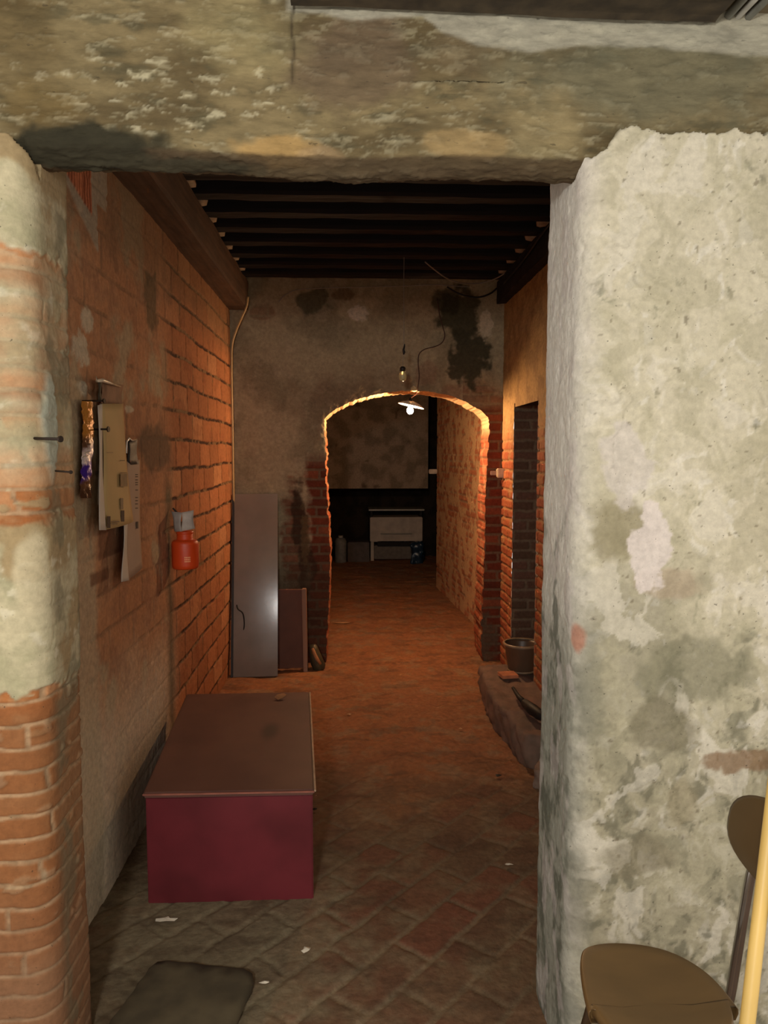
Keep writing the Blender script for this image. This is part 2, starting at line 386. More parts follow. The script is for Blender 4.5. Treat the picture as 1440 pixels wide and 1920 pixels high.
col = mix(col, full((70, 60, 44), X), seam * .8)
h = .006*n0 + .004*n1 + .003*n2 + .003*ss(.1, .3, n3) - .004*seam
edge = ((Sg > ssv[-1]-.56) & (Sg < ssv[-1]-.42))
h = h + np.where(edge, .004*fbm(X*30, Sg*10, 3, 9), 0)
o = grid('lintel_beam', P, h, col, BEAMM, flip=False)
tag(o, 'massive flaking plastered lintel beam across the top of the doorway', 'beam')

# ================================================================== FLOOR
xg = np.r_[np.arange(-1.9, -.95, .05), np.arange(-.95, 1.15, .008), np.arange(1.15, 1.95, .05)]
yg = np.r_[np.arange(-1.2, 1.2, .06), np.arange(1.2, 5.4, .008), np.arange(5.4, 11.4, .02)]
P = np.zeros((len(xg), len(yg), 3)); P[..., 0] = xg[:, None]; P[..., 1] = yg[None]
X, Y = P[..., 0], P[..., 1]
a = math.radians(48.5); ur = X*math.cos(a) + Y*math.sin(a); vr = -X*math.sin(a) + Y*math.cos(a)
bm_, r1, r2 = brick(ur, vr + 1.238 + .07, .14, .285, .012, 40, .008)
n0 = fbm(X*1.6, Y*1.6, 4, 201); n1 = fbm(X*6, Y*6, 5, 202, .6); n2 = fbm(X*20, Y*20, 4, 203)
tc = mix(full((114, 80, 60), X), full((98, 76, 58), X), r1); tc = mix(tc, full((118, 74, 56), X), ss(.6, .9, r2)*.7)
mc = full((110, 92, 72), X)
mc = mix(mc, full((132, 112, 88), X), ss(2.5, 2.1, Y))
col = mix(mc, tc, bm_)
dirt = np.clip(.12 - .15*ss(2.6, 2.2, Y)*ss(-.2, .1, X) + ss(-.2, .35, n1 + .5*n0) * .55 + .0*X, 0, 1) 
far = ss(2.8, 3.6, Y + .3*n0)
dirt = np.clip(dirt + .6*far + .35*ss(-.25, -.6, X)*(Y < 3) + .5*blob(X, Y, (.42, 1.95), (.25, .2), 9), 0, .94)
dc = mix(full((112, 94, 70), X), full((150, 98, 62), X), far)
col = mix(col, mix(dc, full((132, 116, 92), X), ss(0, .4, n1)*.5), dirt)
col = mix(col, full((128, 118, 94), X), .75*blob(X, Y, (-.42, 2.2), (.42, .42), 77, soft=.4))
col = mix(col, full((70, 52, 40), X), ss(.1, .4, fbm(X*4, Y*9, 4, 207)) * .35)
h = .006*bm_*(1 - dirt*.6) + .004*n1 + .010*n0*far + .004*n2*(.3 + far) + .012*far*fbm(X*3.5, Y*6, 3, 208)
h = h + .05*blob(X, Y, onZ(670, 1165, 0)[:2], (.35, .22), 6, soft=.9, rough=.3)*0
sc_ = Y > 5.25
ridge = ss(.05, 0, np.abs(Y - 5.22 - .02*n1)); h = h + .008*ss(5.2, 5.3, Y) 
col = mix(col, full((78, 46, 30), X), ridge*.5*ss(0, .2, n2+.1))
o = grid('floor', P, h, col, FLRM); tag(o, kind='structure')

# ================================================================== LEFT WALL of the passage room (big blocks)
yg = np.arange(1.86, 5.29, .007); zg = np.arange(0, 2.80, .005)
P = np.zeros((len(yg), len(zg), 3)); P[..., 0] = XL; P[..., 1] = yg[:, None]; P[..., 2] = zg[None]
Y, Z = P[..., 1], P[..., 2]
m1, r1, r2 = brick(Y, Z + .045 + .012*per(Y*1.5, Z*2, 4), .134, .285, .011, 60, .006)
m2, r3, r4 = brick(Y, Z, .062, .25, .012, 62, .006)
n0 = fbm(Y*1.5, Z*1.5, 4, 301); n1 = fbm(Y*6, Z*6, 5, 302, .6); n2 = fbm(Y*22, Z*24, 4, 303)
bc = mix(full((178, 118, 78), Y), full((158, 102, 66), Y), r1); bc = mix(bc, full((188, 136, 96), Y), ss(.7, .95, r2)*.7)
bc = mix(bc, full((140, 84, 54), Y), ss(.1, .4, n1)*.5)
mc = full((66, 42, 28), Y)
col = mix(mc, bc, m1)
fill = ss(-.1, .1, n1 + .5*n2 - .12)          # joints smeared with lime here and there
near = ss(3.62, 3.30, Y + .12*n0)
pc = mix(full((192, 146, 108), Y), full((168, 122, 90), Y), ss(-.2, .3, n1)); pc = mix(pc, full((182, 166, 134), Y), ss(.12, .35, n0 + .3*n1)*.8)
cov = np.clip(near * (.55 + .5*ss(-.3, .2, n1 + .4*n0)), 0, .96)
lowg = ss(.85, .45, Z + .15*n0) * ss(3.7, 3.1, Y); cov = np.clip(cov + lowg, 0, .98)
pc = mix(pc, full((214, 198, 172), Y), lowg*.85)
col = mix(col, pc, cov); h = .007*m1*(1 - .75*cov) + .004*cov
col = mix(col, full((150, 120, 86), Y), (1-near)*fill*(1-m1)*.7); h = h + .003*(1-near)*fill*(1-m1)
# upper, brown-grey
top = ss(2.05, 2.35, Z + .1*n1); col = mix(col, full((112, 92, 68), Y), top*.6)
colm = ss(.13, .09, np.abs(Y - 2.34 - .03*n1)) * ss(1.3, 1.15, Z + .1*n1); col = mix(col, full((190, 176, 146), Y), colm*.6); h = h*(1-.6*colm)
# green-grey vertical band
st = ss(.10, 0, np.abs(Y - 3.42 - .04*n1)) * ss(1.45, 1.3, Z) ; col = mix(col, full((84, 80, 60), Y), st*.7)
col = mix(col, full((86, 80, 58), Y), blob(Y, Z, onX(280, 560, XL)[1:], (.1, .13), 5)*.7)
col = mix(col, full((88, 76, 60), Y), blob(Y, Z, onX(290, 840, XL)[1:], (.26, .10), 6, rough=.3)*.7)
# exposed blocks beneath the papers
for (x0, y0, x1, y1) in ((180, 993, 224, 1055), (165, 1075, 202, 1105)):
    a_, b_ = onX(x0, (y0+y1)/2, XL), onX(x1, (y0+y1)/2, XL)
    mk = ss(.0, .01, np.minimum(np.minimum(Y-a_[1], b_[1]-Y), np.minimum(onX(x0, y0, XL)[2]-Z, Z-onX(x0, y1, XL)[2])))
    col = mix(col, full((120, 80, 56), Y), mk*.8); h = h + .003*mk
for (qx, qy, rx_, ry_, sd) in ((148, 655, .07, .05, 3), (150, 728, .05, .02, 4), (238, 768, .06, .012, 6), (160, 600, .05, .04, 8)):
    c_ = onX(qx, qy, XL); mk = blob(Y, Z, (c_[1], c_[2]), (rx_, ry_), sd, rough=.5, sc=22); col = mix(col, full((206, 194, 168), Y), mk*.85); h = h + .003*mk
# ribbed terracotta pot-brick with a grey mortar V near the lintel
pA, pB, pC = onX(127, 344, XL), onX(167, 408, XL), onX(176, 450, XL)
def below(p, q): return Z - (p[2] + (q[2]-p[2])*(Y-p[1])/(q[1]-p[1]))
yR = onX(166, 370, XL)[1]
mk = ss(0, .01, np.minimum(below(pA, pB), yR - Y))
rb = ss(-.3, .3, np.sin(Y*2*np.pi/.022))
gm = ss(0, .01, np.minimum(below(pA, pC) + .035, onX(197, 370, XL)[1] - Y)) * (1 - .75*ss(onX(180, 370, XL)[1]-.01, onX(180, 370, XL)[1], Y)*ss(-.1, .1, n1))
gm = gm * ((Y < onX(178, 400, XL)[1]) | (Z > onX(190, 392, XL)[2]))
col = mix(col, full((168, 158, 138), Y), np.clip(gm, 0, 1)*.85); h = h + .004*gm
col = mix(col, mix(full((138, 76, 50), Y), full((206, 128, 88), Y), rb), mk); h = h + .003*rb*mk
o = grid('wall_left', P, h + .006*n0 + .002*n2, col, BRKM); tag(o, kind='structure')

# ================================================================== ARCH WALL
def wpt(px, py): q = onY(px, py, YB); return np.array([q[0], q[2]])
left = [(607, 1275), (611, 1240), (613, 1190), (617, 1120), (619, 1040), (616, 975), (612, 920), (611, 860), (609, 800)]
arc = [(610, 783), (640, 762), (680, 746), (720, 737), (760, 733), (800, 734), (840, 741), (880, 757), (905, 773), (915, 784)]
right = [(917, 800), (913, 870), (910, 950), (908, 1050), (904, 1150), (903, 1210), (906, 1275)]
op = [wpt(*p) for p in left + arc + right]; op[0][1] = -.03; op[-1][1] = -.03
OL = np.array(smooth_pts(op, 30)); t = np.linalg.norm(np.diff(OL, axis=0), axis=1); so = np.r_[0, np.cumsum(t)]
tt = np.linspace(0, so[-1], 900); OL = np.stack([np.interp(tt, so, OL[:, i]) for i in (0, 1)], 1)
tg = np.gradient(OL, axis=0); tg /= np.linalg.norm(tg, axis=1, keepdims=True); nn = np.stack([-tg[:, 1], tg[:, 0]], 1)
isarc = ss(1.60, 1.72, OL[:, 1])
jag = .007*fbm(tt*12, tt*0, 4, 71) + (1-isarc)*.005*np.sign(np.sin(tt*2*np.pi/.11))*hsh(np.floor(tt/.055), np.floor(tt/.055)*0, 3) + isarc*.005*fbm(tt*40, tt*0+3, 3, 72)
OL = OL + nn * jag[:, None]
xg = np.arange(XL - .06, XR + .06, .006); zg = np.arange(0, 2.80, .006)
P = np.zeros((len(xg), len(zg), 3)); P[..., 0] = xg[:, None]; P[..., 1] = YB; P[..., 2] = zg[None]
X, Z = P[..., 0].copy(), P[..., 2].copy()
def inside(px_, pz_, poly):
    ins = np.zeros(px_.shape, bool); n = len(poly)
    for i in range(n):
        x0, z0 = poly[i]; x1, z1 = poly[(i+1) % n]
        c = ((z0 > pz_) != (z1 > pz_)); xc = (x1-x0)*(pz_-z0)/((z1-z0) if z1 != z0 else 1e-12) + x0
        ins ^= c & (px_ < xc)
    return ins
cx = (X[:-1, :-1] + X[1:, 1:]) / 2; cz = (Z[:-1, :-1] + Z[1:, 1:]) / 2
keep = ~inside(cx, cz, OL)
kv = np.zeros(X.shape, int); rv = np.zeros(X.shape, int)
for i in (0, 1):
    for j in (0, 1):
        kv[i:X.shape[0]-1+i, j:X.shape[1]-1+j] += keep; rv[i:X.shape[0]-1+i, j:X.shape[1]-1+j] += ~keep
bd = (kv > 0) & (rv > 0)
bi = np.argwhere(bd)
q = np.stack([X[bd], Z[bd]], 1)
best = np.argmin(((q[:, None, :] - OL[None]) ** 2).sum(-1), 1); pr = OL[best]
ok = np.linalg.norm(pr - q, axis=1) < .02
pr = np.where(ok[:, None], pr, q)
P[bd, 0] = pr[:, 0]; P[bd, 2] = pr[:, 1]
# distance to outline (coarse) for brick voussoirs and darkening of material
OLc = OL[::12]; D = np.full(X.shape, 9.0)
for a_ in OLc: D = np.minimum(D, (X-a_[0])**2 + (Z-a_[1])**2)
D = np.sqrt(D)
n0 = fbm(X*2.5, Z*2.5, 4, 401); n1 = fbm(X*8, Z*8, 5, 402, .6); n2 = fbm(X*26, Z*26, 4, 403)
col = mix(full((172, 156, 124), X), full((146, 132, 104), X), ss(-.2, .3, n0 + .3*n1)); col = mix(col, full((180, 162, 132), X), ss(.1, .4, n1)*.4)
h = .005*n0 + .003*n1 + .0015*n2
m1, r1, r2 = brick(X, Z, .066, .235, .012, 80, .006)
bc = mix(full((122, 58, 36), X), full((96, 48, 32), X), r1); bc = mix(bc, full((146, 84, 56), X), ss(.75, .95, r2)*.7)
bk = mix(full((120, 96, 72), X), bc, m1)
def az(q): return wpt(700, q)[1]
expo = np.maximum(ss(.17, .12, D + .05*n1) * ss(az(840), az(880), Z) * (X < .3), (X > .8) * ss(az(745), az(775), Z + .03*n1))
expo = np.maximum(expo, ss(.22, .15, D + .06*n1) * (X > .5) * ss(az(690), az(730), Z + .05*n1) * .6 * (X > .78))
expo = np.maximum(expo, .4*blob(X, Z, wpt(492, 585), (.09, .055), 4, rough=.3, soft=.1))
expo = np.maximum(expo, .8*blob(X, Z, wpt(555, 1020), (.10, .42), 8, soft=.3) * (X < 0))
col = mix(col, bk, expo); h = h*(1-expo) + expo*(-.006 + .006*m1 + .002*n2)
def ast(c, r, rgb, k, seed, d=0, **kw):
    global col, h
    m_ = blob(X, Z, wpt(*c), (r[0]*YB/F, r[1]*YB/F), seed, **kw) * k
    col = mix(col, full(rgb, X), m_); h = h + d*m_
ast((862, 590), (38, 48), (74, 70, 50), .95, 1, -.004); ast((880, 668), (34, 52), (68, 64, 46), .95, 2, -.004, rough=.8); ast((835, 565), (30, 22), (62, 58, 40), .8, 3)
ast((590, 565), (30, 22), (82, 80, 60), .8, 4); ast((648, 552), (22, 12), (92, 66, 40), .6, 5); ast((672, 588), (18, 13), (214, 200, 176), .95, 6, .004, rough=.45, sc=30)
ast((912, 608), (13, 24), (206, 190, 160), .95, 7, .004, rough=.45, sc=30); ast((560, 970), (14, 60), (48, 38, 26), .8, 8); ast((575, 1060), (16, 60), (50, 40, 28), .7, 9)
ast((572, 1010), (8, 50), (112, 92, 62), .6, 10, .003, rough=1.0, sc=20); ast((800, 700), (22, 24), (150, 120, 96), .6, 11); ast((850, 735), (22, 16), (128, 92, 74), .5, 12)
ast((690, 760), (120, 60), (120, 84, 62), .4, 13, soft=.6)
dk = ss(az(1000), az(1100), Z + .05*n1) * (X < 0); col = mix(col, full((74, 54, 38), X), dk*.6)
ast((890, 1210), (40, 60), (96, 84, 66), .8, 14)
h[bd] = 0; h = h * ss(0, .03, D) 
wall = grid('wall_back', P, h, col, BRKM, flip=False, keep=keep); tag(wall, kind='structure')
# arch reveal (intrados and jambs)
dg = np.linspace(0, .30, 32)
P = np.zeros((len(OL), len(dg), 3)); P[..., 0] = OL[:, 0:1]; P[..., 2] = OL[:, 1:2]; P[..., 1] = YB + dg[None]
T = np.repeat(tt[:, None], len(dg), 1); Dp = np.repeat(dg[None], len(OL), 0)
m1, r1, r2 = brick(T, Dp, .30, .066, .010, 90, .004)
arcm = np.repeat(isarc[:, None], len(dg), 1)
col = mix(mix(full((120, 84, 60), T), full((158, 84, 54), T), m1), full((204, 170, 128), T), np.clip(arcm + .3*ss(0, .3, fbm(T*9, Dp*9, 3, 5)), 0, 1))
h = (.004*m1 + .004*fbm(T*20, Dp*20, 3, 93)) * ss(0, .03, Dp)
# sign so that displacement goes into the opening
o = grid('arch_reveal', P, h, col, BRKM, flip=True, parent=wall)

# ================================================================== RIGHT WALL with a doorway
YD0, YD1, ZD = 4.24, 4.88, 1.80
yg = np.r_[np.arange(1.9, 3.5, .02), np.arange(3.5, 5.29, .006)]; zg = np.arange(0, 2.80, .006)
P = np.zeros((len(yg), len(zg), 3)); P[..., 0] = XR; P[..., 1] = yg[:, None]; P[..., 2] = zg[None]
Y, Z = P[..., 1].copy(), P[..., 2].copy()
m1, r1, r2 = brick(Y, Z, .066, .24, .012, 111, .008)
n1 = fbm(Y*7, Z*7, 5, 502, .6); n2 = fbm(Y*24, Z*24, 4, 503)
bk = mix(full((150, 112, 76), Y), mix(full((166, 92, 56), Y), full((146, 76, 48), Y), r1), m1)
plr = mix(full((182, 148, 98), Y), full((160, 128, 86), Y), ss(-.2, .3, n1))
cv = ss(1.45, 1.75, Z + .1*n1); cv = np.maximum(cv, ss(.15, .3, n1)*.5)
col = mix(bk, plr, cv); h = .010*m1*(1-cv) + .008*cv + .004*n1 + .003*n2
ex = .012*(hsh(np.floor(Z/.066), Z*0, 9) - .5)
cyc = (Y[:-1, :-1] + Y[1:, 1:]) / 2; czc = (Z[:-1, :-1] + Z[1:, 1:]) / 2; exc = ex[:-1, :-1]
keep = ~((cyc > YD0 + exc) & (cyc < YD1 + exc) & (czc < ZD))
o = grid('wall_right', P, h, col, BRKM, flip=True, keep=keep); tag(o, kind='structure')
# doorway recess: far side, near side, back, head
def quadwall(name, a, b, z0, z1, step, fn, flip, parent=None, m=BRKM):
    a = np.array(a, float); b = np.array(b, float); L = np.linalg.norm(b - a); s_ = np.arange(0, L + step, step); zg = np.arange(z0, z1 + step, step)
    P = np.zeros((len(s_), len(zg), 3)); d = (b - a) / L
    P[..., 0] = (a[0] + d[0]*s_)[:, None]; P[..., 1] = (a[1] + d[1]*s_)[:, None]; P[..., 2] = zg[None]
    U = np.repeat(s_[:, None], len(zg), 1); h, col = fn(U, P[..., 2]); return grid(name, P, h, col, m, flip=flip, parent=parent)
def fn_brick(c1, c2, cm, seed, ch=.066, amp=.009, pc=None, pcut=.25):
    def f(U, Z):
        m1, r1, r2 = brick(U, Z, ch, .24, .012, seed, .006); n1 = fbm(U*7, Z*7, 4, seed+3, .6)
        col = mix(full(cm, U), mix(full(c1, U), full(c2, U), r1), m1); h = amp*m1 + .003*n1
        if pc is not None:
            cv = ss(pcut-.1, pcut+.1, n1 + .3*fbm(U*2, Z*2, 3, seed+8)); col = mix(col, full(pc, U), cv); h = h*(1-cv) + amp*cv
        return h, col
    return f
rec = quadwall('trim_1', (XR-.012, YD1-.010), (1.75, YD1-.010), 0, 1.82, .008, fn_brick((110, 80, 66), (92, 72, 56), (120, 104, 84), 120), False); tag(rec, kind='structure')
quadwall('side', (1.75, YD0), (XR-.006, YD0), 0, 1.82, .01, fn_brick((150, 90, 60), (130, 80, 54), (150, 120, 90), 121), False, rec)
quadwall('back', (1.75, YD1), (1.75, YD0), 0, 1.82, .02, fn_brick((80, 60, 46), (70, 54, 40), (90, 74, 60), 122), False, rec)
MB().box((1.41, (YD0+YD1)/2, 1.86), (.68, YD1-YD0+.1, .1)).build('head', mat('recess_head_wood', (60, 44, 32)), rec)

# ================================================================== FAR CORRIDOR
YE = 9.8
o = quadwall('wall_corridor_right', (1.13, 5.50), (.94, 8.2), 0, 2.5, .010, fn_brick((196, 120, 80), (180, 112, 76), (176, 140, 104), 130, .062, .006, (216, 172, 124), -.05), True); tag(o, kind='structure')
o = quadwall('wall_corridor_left', (-.95, 11.2), (-.95, 5.4), 0, 2.5, .03, fn_brick((130, 80, 56), (120, 74, 50), (120, 96, 72), 131), True); tag(o, kind='structure')
def fn_end(U, Z):
    n1 = fbm(U*5, Z*5, 5, 140); col = mix(full((160, 138, 116), U), full((130, 112, 92), U), ss(-.2, .3, n1))
    col = mix(col, full((60, 44, 34), U), ss(.5, .7, fbm(U*6, Z*6, 3, 143))*.6); return .008*n1, col
ze = onY(700, 916, YE)[2]
e = empty('wall_end', (0, YE, 0)); tag(e, kind='structure')
P0 = quadwall('upper_face', (-1.0, YE), (onY(801, 880, YE)[0], YE), ze, 2.5, .02, fn_end, False); 
P0.parent = e; P0.location = (0, -YE, 0)
x1 = onY(801, 880, YE)[0]
for (nm, c, d) in (('upper_side', (x1 - .02, YE + .30, (ze+2.5)/2), (.04, .56, 2.5-ze)), ('hood_underside', ((x1-1)/2, YE + .3, ze + .03), (x1+.95, .56, .05))):
    q_ = MB().box(c, d).build(nm, mat('sooty_plaster', (70, 56, 44)), e); q_.location = (0, -YE, 0)
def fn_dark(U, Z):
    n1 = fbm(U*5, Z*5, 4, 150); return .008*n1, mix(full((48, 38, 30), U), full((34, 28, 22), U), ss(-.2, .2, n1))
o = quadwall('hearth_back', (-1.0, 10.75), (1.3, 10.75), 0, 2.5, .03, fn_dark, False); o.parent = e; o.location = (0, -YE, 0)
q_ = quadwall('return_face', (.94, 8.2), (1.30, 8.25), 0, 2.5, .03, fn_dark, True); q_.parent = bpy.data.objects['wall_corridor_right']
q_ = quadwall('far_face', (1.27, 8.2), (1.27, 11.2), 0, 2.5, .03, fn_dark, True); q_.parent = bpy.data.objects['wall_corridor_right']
# corridor ceiling and room ceilings
def slab(name, x0, x1, y0, y1, z, m, th=.04):
    return MB().box(((x0+x1)/2, (y0+y1)/2, z + th/2), (x1-x0, y1-y0, th)).build(name, m)
WOOD_D = mat('dark_old_wood', (22, 16, 16), .85, 0, .35, 9, .4, stretch=(.3, 4, 4))
ce = slab('ceiling', -1.1, 1.5, 1.84, 5.5, 2.80, mat('dark_boards', (30, 22, 20), .9, 0, .3, 8, .3, stretch=(.4, 6, 6)), .04); tag(ce, kind='structure')
o = slab('ceiling_corridor', -1.1, 1.5, 5.4, 11.3, 2.5, mat('corridor_ceiling_plaster', (84, 66, 52), .95, 0, .2, 6, .3)); tag(o, kind='structure')
zc0, zc1 = 2.535, 2.468
mb = MB(); mb.add([(-1.8, -1.2, 2.56), (1.8, -1.2, 2.42), (1.8, 1.70, 2.42), (-1.8, 1.70, 2.56), (-1.8, -1.2, 2.66), (1.8, -1.2, 2.66), (1.8, 1.70, 2.66), (-1.8, 1.70, 2.66)],
   [(0,1,2,3),(7,6,5,4),(0,4,5,1),(1,5,6,2),(2,6,7,3),(3,7,4,0)])
o = mb.build('ceiling_front', mat('front_ceiling_boards', (120, 108, 84), .9, 0, .3, 5, .3, stretch=(1, 8, 1))); tag(o, kind='structure')
# ================================================================== CEILING TIMBERS of the passage room
def timber(name, a, b, wd, ht, m, seed, amp=.006):
    """rough-hewn beam from a to b (centre of the section)"""
    a = np.array(a, float); b = np.array(b, float); L = np.linalg.norm(b-a); n = int(L/.04) + 2
    prof, _ = roundpath([(-wd/2, -ht/2), (wd/2, -ht/2), (wd/2, ht/2), (-wd/2, ht/2), (-wd/2, -ht/2)], [.012]*3, .02)
    d = (b-a)/L; side = np.cross(d, [0, 0, 1.0]); side /= np.linalg.norm(side); up = np.array([0, 0, 1.0])
    t = np.linspace(0, 1, n); P = a + (b-a)*t[:, None, None] + side*prof[None, :, 0:1] + up*prof[None, :, 1:2]
    U = np.repeat((t*L)[:, None], len(prof), 1); W = np.repeat(np.linspace(0, .5, len(prof))[None], n, 0)
    h = amp*fbm(U*4 + seed, W*12, 3, seed); h[:, -1] = h[:, 0]
    Q = P + normals(P)*h[..., None]; k = len(prof)
    vs = Q.reshape(-1, 3).tolist(); mb = MB()
    fs = [(i*k+j, i*k+j+1, (i+1)*k+j+1, (i+1)*k+j) for i in range(n-1) for j in range(k-1)] + [tuple(range(k-1))[::-1], tuple(range((n-1)*k, n*k-1))]
    return mb.add(vs, fs).build(name, m, smooth=False)
places = ['first', 'second', 'third', 'fourth', 'fifth', 'sixth', 'seventh', 'eighth', 'ninth', 'tenth', 'eleventh', 'twelfth', 'thirteenth']
jy = [5.10 - .255*k for k in range(12)]
for k, y in enumerate(jy):
    j = timber('ceiling_joist', (-.98, y, 2.735), (1.30, y, 2.735), .095, .115, WOOD_D, 20+k)
    tag(j, 'dark wooden ceiling joist, %s one forward from the arch wall' % places[k], 'beam', 'dark joists over the passage room')
BEAM_L = mat('brown_support_wood', (84, 60, 42), .85, 0, .3, 10, .4, stretch=(4, .3, 4))
bl = empty('support_beam', (-.78, 3.6, 2.48)); tag(bl, 'dark brown support beam along the top of the left brick wall', 'beam')
t = timber('timber', (-.79, 1.86, 2.58), (-.79, 5.24, 2.58), .17, .20, BEAM_L, 3); t.parent = bl; t.location = -bl.location
br = empty('support_beam', (1.06, 3.6, 2.53)); tag(br, 'dark support beam with cables along the top of the right wall', 'beam')
t = timber('timber', (1.09, 1.98, 2.60), (1.09, 5.20, 2.60), .18, .15, WOOD_D, 5); t.parent = br; t.location = -br.location
PLUG = mat('pale_mortar', (176, 160, 136), .95, 0, .2, 30, .5)
for k, y in enumerate(jy[:8]):
    yc = y - .128
    for (xx, par, s_) in ((-.725, bl, k), (1.03, br, k+30)):
        q_ = rubble('mortar_plug', [(xx-.06, yc-.045), (xx+.035, yc-.045), (xx+.035, yc+.045), (xx-.06, yc+.045)], 2.685, 2.775, PLUG, s_, .012, .02)
        q_.parent = par; q_.location = -par.location

# ================================================================== HANGING LAMP IN THE ARCH
lb = onY(769, 769, 5.262)
lamp = empty('hanging_lamp', (lb[0], lb[1], lb[2])); tag(lamp, 'glowing bare bulb under a small white saucer shade hanging in the arch', 'lamp')
gl = mat('glowing_bulb', (255, 235, 200), .4, emit=(BULB_COL, BULB_STRENGTH), var=0, bump=0)
MB().lathe([(0, -.028), (.012, -.025), (.020, -.016), (.023, -.004), (.020, .008), (.014, .018), (.012, .028), (.012, .036)], n=24).build('bulb', gl, lamp, smooth=True)
tilt = Matrix.Rotation(math.radians(-7), 3, 'Y').to_3x3() @ Matrix.Rotation(math.radians(8), 3, 'X').to_3x3()
tilt = Matrix.Rotation(math.radians(13), 3, 'Y')
MB().lathe([(.016, .062), (.03, .060), (.06, .050), (.088, .033), (.092, .030)], n=40, rot=tilt).build('lamp_shade', mat('white_enamel', (232, 226, 214), .4, var=.03, bump=0), lamp, smooth=True, solid=.002)
MB().lathe([(0, .03), (.016, .032), (.018, .05), (.016, .075), (.008, .085), (0, .085)], n=16).build('socket', mat('dark_bakelite', (40, 30, 24), .5), lamp, smooth=True)
WIRE_D = mat('brown_cable_sheath', (70, 38, 26), .5, var=.1); WIRE_G = mat('grey_cable_sheath', (150, 142, 128), .5, var=.1)
WIRE_Y = mat('yellowed_cable_sheath', (190, 160, 110), .4, var=.1); BLK = mat('black_cable_sheath', (20, 18, 16), .5, var=.1)
crown = onY(782, 737, 5.262)
cab = [crown] + [onY(px, py, 5.238) for px, py in ((783, 728), (786, 705), (784, 680), (786, 664), (796, 655), (815, 650), (828, 643), (834, 630), (830, 612), (824, 590), (820, 560))]
pts = [(lb[0], lb[1], lb[2]+.083), ((lb[0]+crown[0])/2, lb[1], lb[2]+.10)] + cab
pts = [np.array(p) - lb for p in smooth_pts(pts, 6)]
MB().tube(pts, .0035, 6).build('cord', WIRE_D, lamp, smooth=True)

# unlit bulb
ub = onY(755, 704, 4.6)
sb = empty('hanging_bulb', ub); tag(sb, 'small unlit clear bulb hanging on a wire above the arch', 'light bulb')
MB().lathe([(0, -.036), (.012, -.034), (.022, -.024), (.026, -.008), (.024, .006), (.015, .022), (.013, .028)], n=20).build('bulb', mat('frosted_glass', (214, 206, 160), .2, var=.05, bump=0, trans=.35), sb, smooth=True)
MB().lathe([(0, .024), (.017, .024), (.018, .046), (.010, .054), (0, .055)], n=16).build('socket', MATS['dark_bakelite'], sb, smooth=True)
wp = [(0, 0, .05), (.002, 0, .09), (.010, 0, .13), (.006, 0, .17), (.008, 0, .3), (.006, 0, .5), (.008, 0, 2.80-ub[2])]
MB().tube(smooth_pts(wp, 5), .0018, 6).build('wire', WIRE_G, sb, smooth=True)
MB().tube([(.006, 0, .125), (.008, 0, .14), (.004, 0, .155), (.010, 0, .175), (.012, 0, .19)], [.003, .009, .007, .005, .002], 7).build('tape_knot', BLK, sb, smooth=True)

def cable(name, pts, r, m, label, k=7):
    o = MB().tube(smooth_pts(pts, k), r, 7).build(name, m, smooth=True); return tag(o, label, 'cable')
# thin pale cable along the top of the arch wall
cable('cable', [onY(p, q, 5.225) for p, q in ((522, 566), (536, 552), (560, 543), (610, 540), (690, 538), (760, 536), (815, 534), (850, 536), (880, 538))], .003, WIRE_G, 'thin pale cable running along the top of the arch wall')
a0 = [onY(p, q, y) for p, q, y in ((797, 491, 4.7), (815, 506, 4.75), (840, 523, 4.9), (868, 531, 5.0), (900, 531, 5.05), (930, 522, 5.0), (960, 502, 4.85), (1000, 462, 4.3), (1040, 412, 3.8))]
cable('cable', a0, .004, WIRE_G, 'grey cable sagging from the joists to the right support beam')
cable('cable', [onY(p, q, 5.2) for p, q in ((838, 538), (855, 548), (878, 556), (900, 557), (920, 550), (932, 540))], .006, BLK, 'thick black cable looping beneath the right support beam')
cable('cable', [onX(p, q, .985) for p, q in ((945, 532), (980, 490), (1010, 448), (1035, 415))], .006, BLK, 'black cable fixed along the side of the right support beam')
# yellowed cable down the left corner
cl = [onY(p, q, y) for p, q, y in ((465, 556, 5.10), (462, 575, 5.12), (452, 598, 5.14), (442, 622, 5.17), (435, 650, 5.18), (433, 700, 5.19), (433, 760, 5.19), (434, 860, 5.19), (433, 960, 5.19), (432, 1076, 5.19))]
cl = [np.array([max(p[0], -.818), p[1], p[2]]) for p in cl]
cable('cable', cl, .007, WIRE_Y, 'yellowed cable curving out of the left beam and down the corner')
q0 = onY(431, 1076, 5.17)
sw = empty('switch', (-.812, 5.20, q0[2]-.10)); tag(sw, 'small dark electric switch on the left wall near the metal panel', 'switch')
MB().box((0, 0, .02), (.038, .04, .19)).build('housing', mat('dark_plastic', (44, 34, 30), .5), sw, bevel=.005)
for z_ in (.06, .0): MB().box((.008, -.024, z_), (.016, .010, .026)).build('terminal', WIRE_G, sw, bevel=.003)
pl_ = [onY(p, q, 5.0) for p, q in ((434, 1139), (445, 1140), (455, 1150), (458, 1170), (456, 1190), (459, 1205), (463, 1215))]
pl_[0] = np.array([-.80, 5.15, q0[2]-.16])
cable('cable', pl_, .0045, BLK, 'black cable stub hanging in front of the metal panel')

